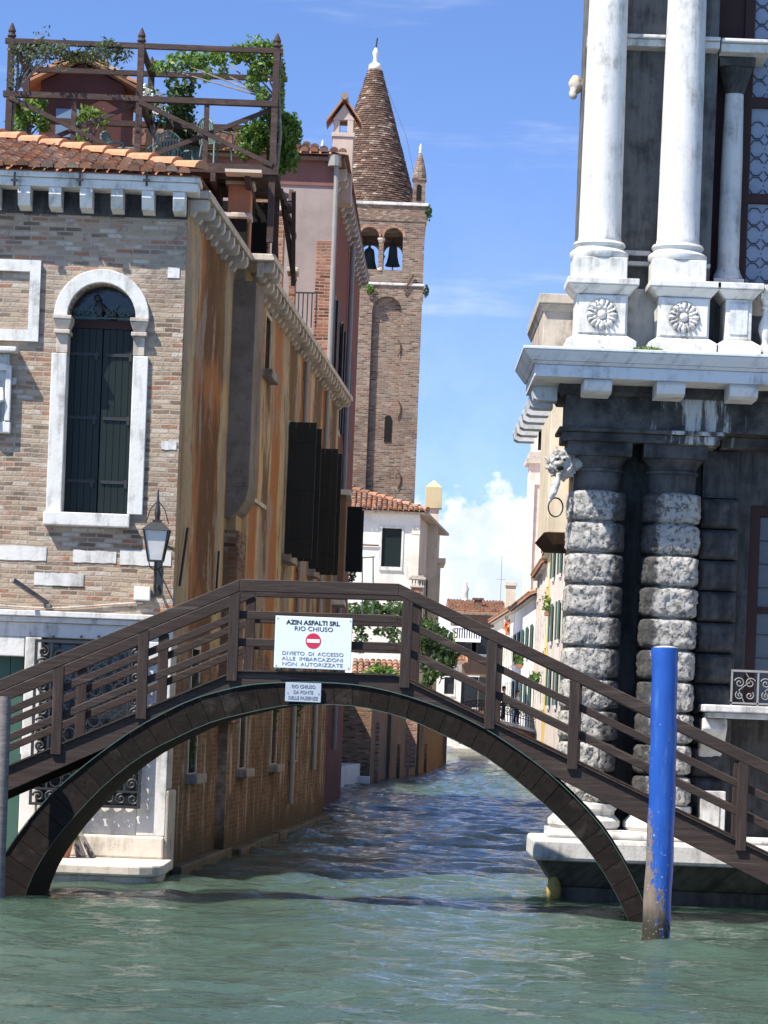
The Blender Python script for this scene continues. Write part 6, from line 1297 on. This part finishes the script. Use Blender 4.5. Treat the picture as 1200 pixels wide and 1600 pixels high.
# deck polyline
kL = Q(370, 1049); kR = Q(618, 1056); sl = Q(11, 1199); sr = Q(1006, 1244)
mL = (kL[1]-sl[1])/(kL[0]-sl[0]); mR = (sr[1]-kR[1])/(sr[0]-kR[0])
xl, xr = -7.2, 5.6
dl = [(xl, kL[1]+mL*(xl-kL[0])), kL, kR, (xr, kR[1]+mR*(xr-kR[0]))]
def dz_(x):
    for a, b in zip(dl[:-1], dl[1:]):
        if a[0] <= x <= b[0]: return a[1]+(b[1]-a[1])*(x-a[0])/(b[0]-a[0])
    return dl[0][1] if x < xl else dl[-1][1]
TH = (.35, .20, .35)
for side in (0, 1):
    off = OB*side if side == 0 else OB-V((0, .07, 0)); mb = MB()
    lo = [(dl[0][0], dl[0][1]-.36), (dl[1][0]-.05, dl[1][1]-.27), (dl[2][0]+.05, dl[2][1]-.27), (dl[3][0], dl[3][1]-.36)]
    mb.prism(dl+list(reversed(lo)), V((0, Y0-.02, 0))+off, (1, 0, 0), (0, 0, 1), (0, .07, 0)); mb.build('stringer', BRIDGEWOOD, br, bevel=.008)
    mb = MB()
    for a, b in zip(dl[:-1], dl[1:]): mb.bar(V((a[0], Y0+.0, a[1]+.012))+off, V((b[0], Y0+.0, b[1]+.012))+off, .12, .022, up=(0, 0, 1), wd=(0, 1, 0))
    mb.build('kick_board', BRIDGEWOOD, br)
mb = MB()
for a, b in zip(dl[:-1], dl[1:]):
    n = max(1, int(math.dist(a, b)/.16))
    for i in range(n):
        p = V((a[0]+(b[0]-a[0])*(i+.03)/n, Y0+.06, a[1]+(b[1]-a[1])*i/n-.07)); mb.obox(p, V((b[0]-a[0], 0, b[1]-a[1]))/n*.94, OB-V((0, .13, 0)), (0, 0, .04))
mb.build('deck', BRIDGEWOOD, br)
posts = [-6.1, -5.06, -4.02, -2.99, -1.89, .235, 1.30, 2.34, 3.38, 4.45, 5.4]
RH = 1.06
for side in (0, 1):
    off = OB*side; n_ = V((0, -.07 if side == 0 else .02, 0))
    for x in posts:
        x2 = x; lean = random.Random(int(x*100)).uniform(-.008, .008); mb = MB(); z = dz_(x); o_ = V((0, Y0-.07, 0))+OB*side if side == 0 else V((0, Y0-.05, 0))+OB
        mb.obox(V((x-.065, 0, z-.10))+o_, (.13, 0, 0), (0, .09, 0), (lean, 0, RH+.04)); mb.build('post', BRIDGEPOST, br, bevel=.01)
    for r_, (h, zt) in enumerate(((.10, .36), (.10, .70), (.15, RH))):
        yo = .055 if r_ < 2 else -.0
        rail = [(x, z+zt) for x, z in dl]
        for a, b in zip(rail[:-1], rail[1:]):
            mb = MB(); p0 = V((a[0], Y0+yo-.02, a[1]))+off; p1 = V((b[0], Y0+yo-.02, b[1]))+off
            mb.bar(p0, p1, .055 if r_ < 2 else .11, h, up=(0, 0, 1), wd=(0, 1, 0)); mb.build('handrail' if r_ == 2 else 'rail', BRIDGEWOOD, br, bevel=.008)

# signs on the bridge
sx, sz = -.905, Q(489, 1005)[1]
sg = thing('warning_sign', 'large white board lettered with a red no-entry disc on the bridge railing', 'sign', (sx, Y0-.1, sz))
mb = MB(); SW2, SH2 = .945, .64; a_ = R(-.3)
def srect(cx, cz, w, h): return [(cx-w/2, cz-h/2), (cx+w/2, cz-h/2), (cx+w/2, cz+h/2), (cx-w/2, cz+h/2)]
mb.prism(srect(sx, sz, SW2, SH2), (0, Y0-.105, 0), (1, 0, 0), (0, 0, 1), (0, .02, 0)); mb.build('board', m_flat('sign_white', (.60, .65, .68), .4, .03, bump=.02), sg, bevel=.006)
fy = Y0-.107
mb = MB(); lettering(mb, 'AZIN ASFALTI SRL', .075, (sx-.01, fy, sz+.245), width=.66, bold=.0022); lettering(mb, 'RIO CHIUSO', .075, (sx-.0, fy, sz+.17), width=.47, bold=.0); mb.build('heading', INK, sg)
for i, (tx_, w) in enumerate((('DIVIETO  DI  ACCESSO', .75), ('ALLE  IMBARCAZIONI', .75), ('NON  AUTORIZZATE', .74))): mb = MB(); lettering(mb, tx_, .062, (sx, fy, sz-.135-.066*i), width=w); mb.build('wording', GREYINK, sg)
mb = MB(); dc = (sx, sz+.025); 
mb.prism([(dc[0]+.095*math.cos(k*math.pi/24), dc[1]+.095*math.sin(k*math.pi/24)) for k in range(48)], (0, fy-.001, 0), (1, 0, 0), (0, 0, 1), (0, .003, 0)); mb.build('no_entry_disc', REDINK, sg)
mb = MB(); mb.prism(srect(dc[0], dc[1], .155, .042), (0, fy-.003, 0), (1, 0, 0), (0, 0, 1), (0, .0015, 0)); mb.build('no_entry_bar', WHITEPAINT, sg)
mb = MB()
for s in (-1, 1): mb.tube([(sx+s*.445, fy+.001, sz+.29), (sx+s*.445, fy-.004, sz+.29)], .008, 8); mb.tube([(sx+s*.445, fy+.001, sz-.29), (sx+s*.445, fy-.004, sz-.29)], .008, 8)
mb.build('screw', LIGHTIRON, sg)
nx, nz = Q(474, 1082); np_ = thing('notice_plate', 'small pale lettered plate fixed to the crown of the bridge arch', 'sign', (nx, Y0-.07, nz))
mb = MB(); mb.prism(srect(nx, nz, .44, .235), (0, Y0-.085, 0), (1, 0, 0), (0, 0, 1), (0, .02, 0)); mb.build('board', SIGNBLUE, np_, bevel=.004)
mb = MB(); fy = Y0-.087; lettering(mb, 'RIO CHIUSO', .058, (nx, fy, nz+.07), width=.29, bold=.0008); mb.build('wording', GREYINK, np_); mb = MB(); lettering(mb, 'DA PONTE', .058, (nx, fy, nz), width=.24, bold=.0008); mb.build('wording', GREYINK, np_); mb = MB(); lettering(mb, 'DELLE PAZIENZE', .058, (nx, fy, nz-.07), width=.36, bold=.0008); mb.build('wording', GREYINK, np_)
mb = MB()
for s in (-1, 1): mb.tube([(nx+s*.19, fy, nz-.01), (nx+s*.19, fy-.004, nz-.01)], .008, 8)
mb.build('screw', LIGHTIRON, np_)

# ------------------------------------------------------------------ mooring poles
mb = MB(); r = .158; mb.lathe([(r*1.02, -1.2)]+[(r*(1.005-.011*k/3+.006*math.sin(k*2.3)), k*.12) for k in range(0, 27)]+[(r*.97, 3.24), (r*.92, 3.29)], (3.13, 32.3, 0), 40); mb.v = [(x+.022*math.sin(z*1.05+.3)+.004*math.sin(z*9), y+.015*math.cos(z*.9), z) for x, y, z in mb.v]; po_ = mb.build('mooring_pole', BLUE, None, smooth=True, auto=40); tag(po_, 'bright blue mooring pole with worn paint near the waterline', 'mooring pole')
mb = MB(); mb.lathe([(.135, 0), (.14, .015), (.05, .03)], (3.13, 32.3, 3.285), 24); mb.build('cap', ISTRIA, po_)
mb = MB(); mb.lathe([(.11, -1.2), (.108, 0), (.10, 2.35), (.085, 2.47)], (-4.62, 34.9, 0), 20); tag(mb.build('mooring_pole', GREYWOOD, None, smooth=True, auto=40), 'grey weathered wooden pole in front of the left end of the footbridge', 'mooring pole')
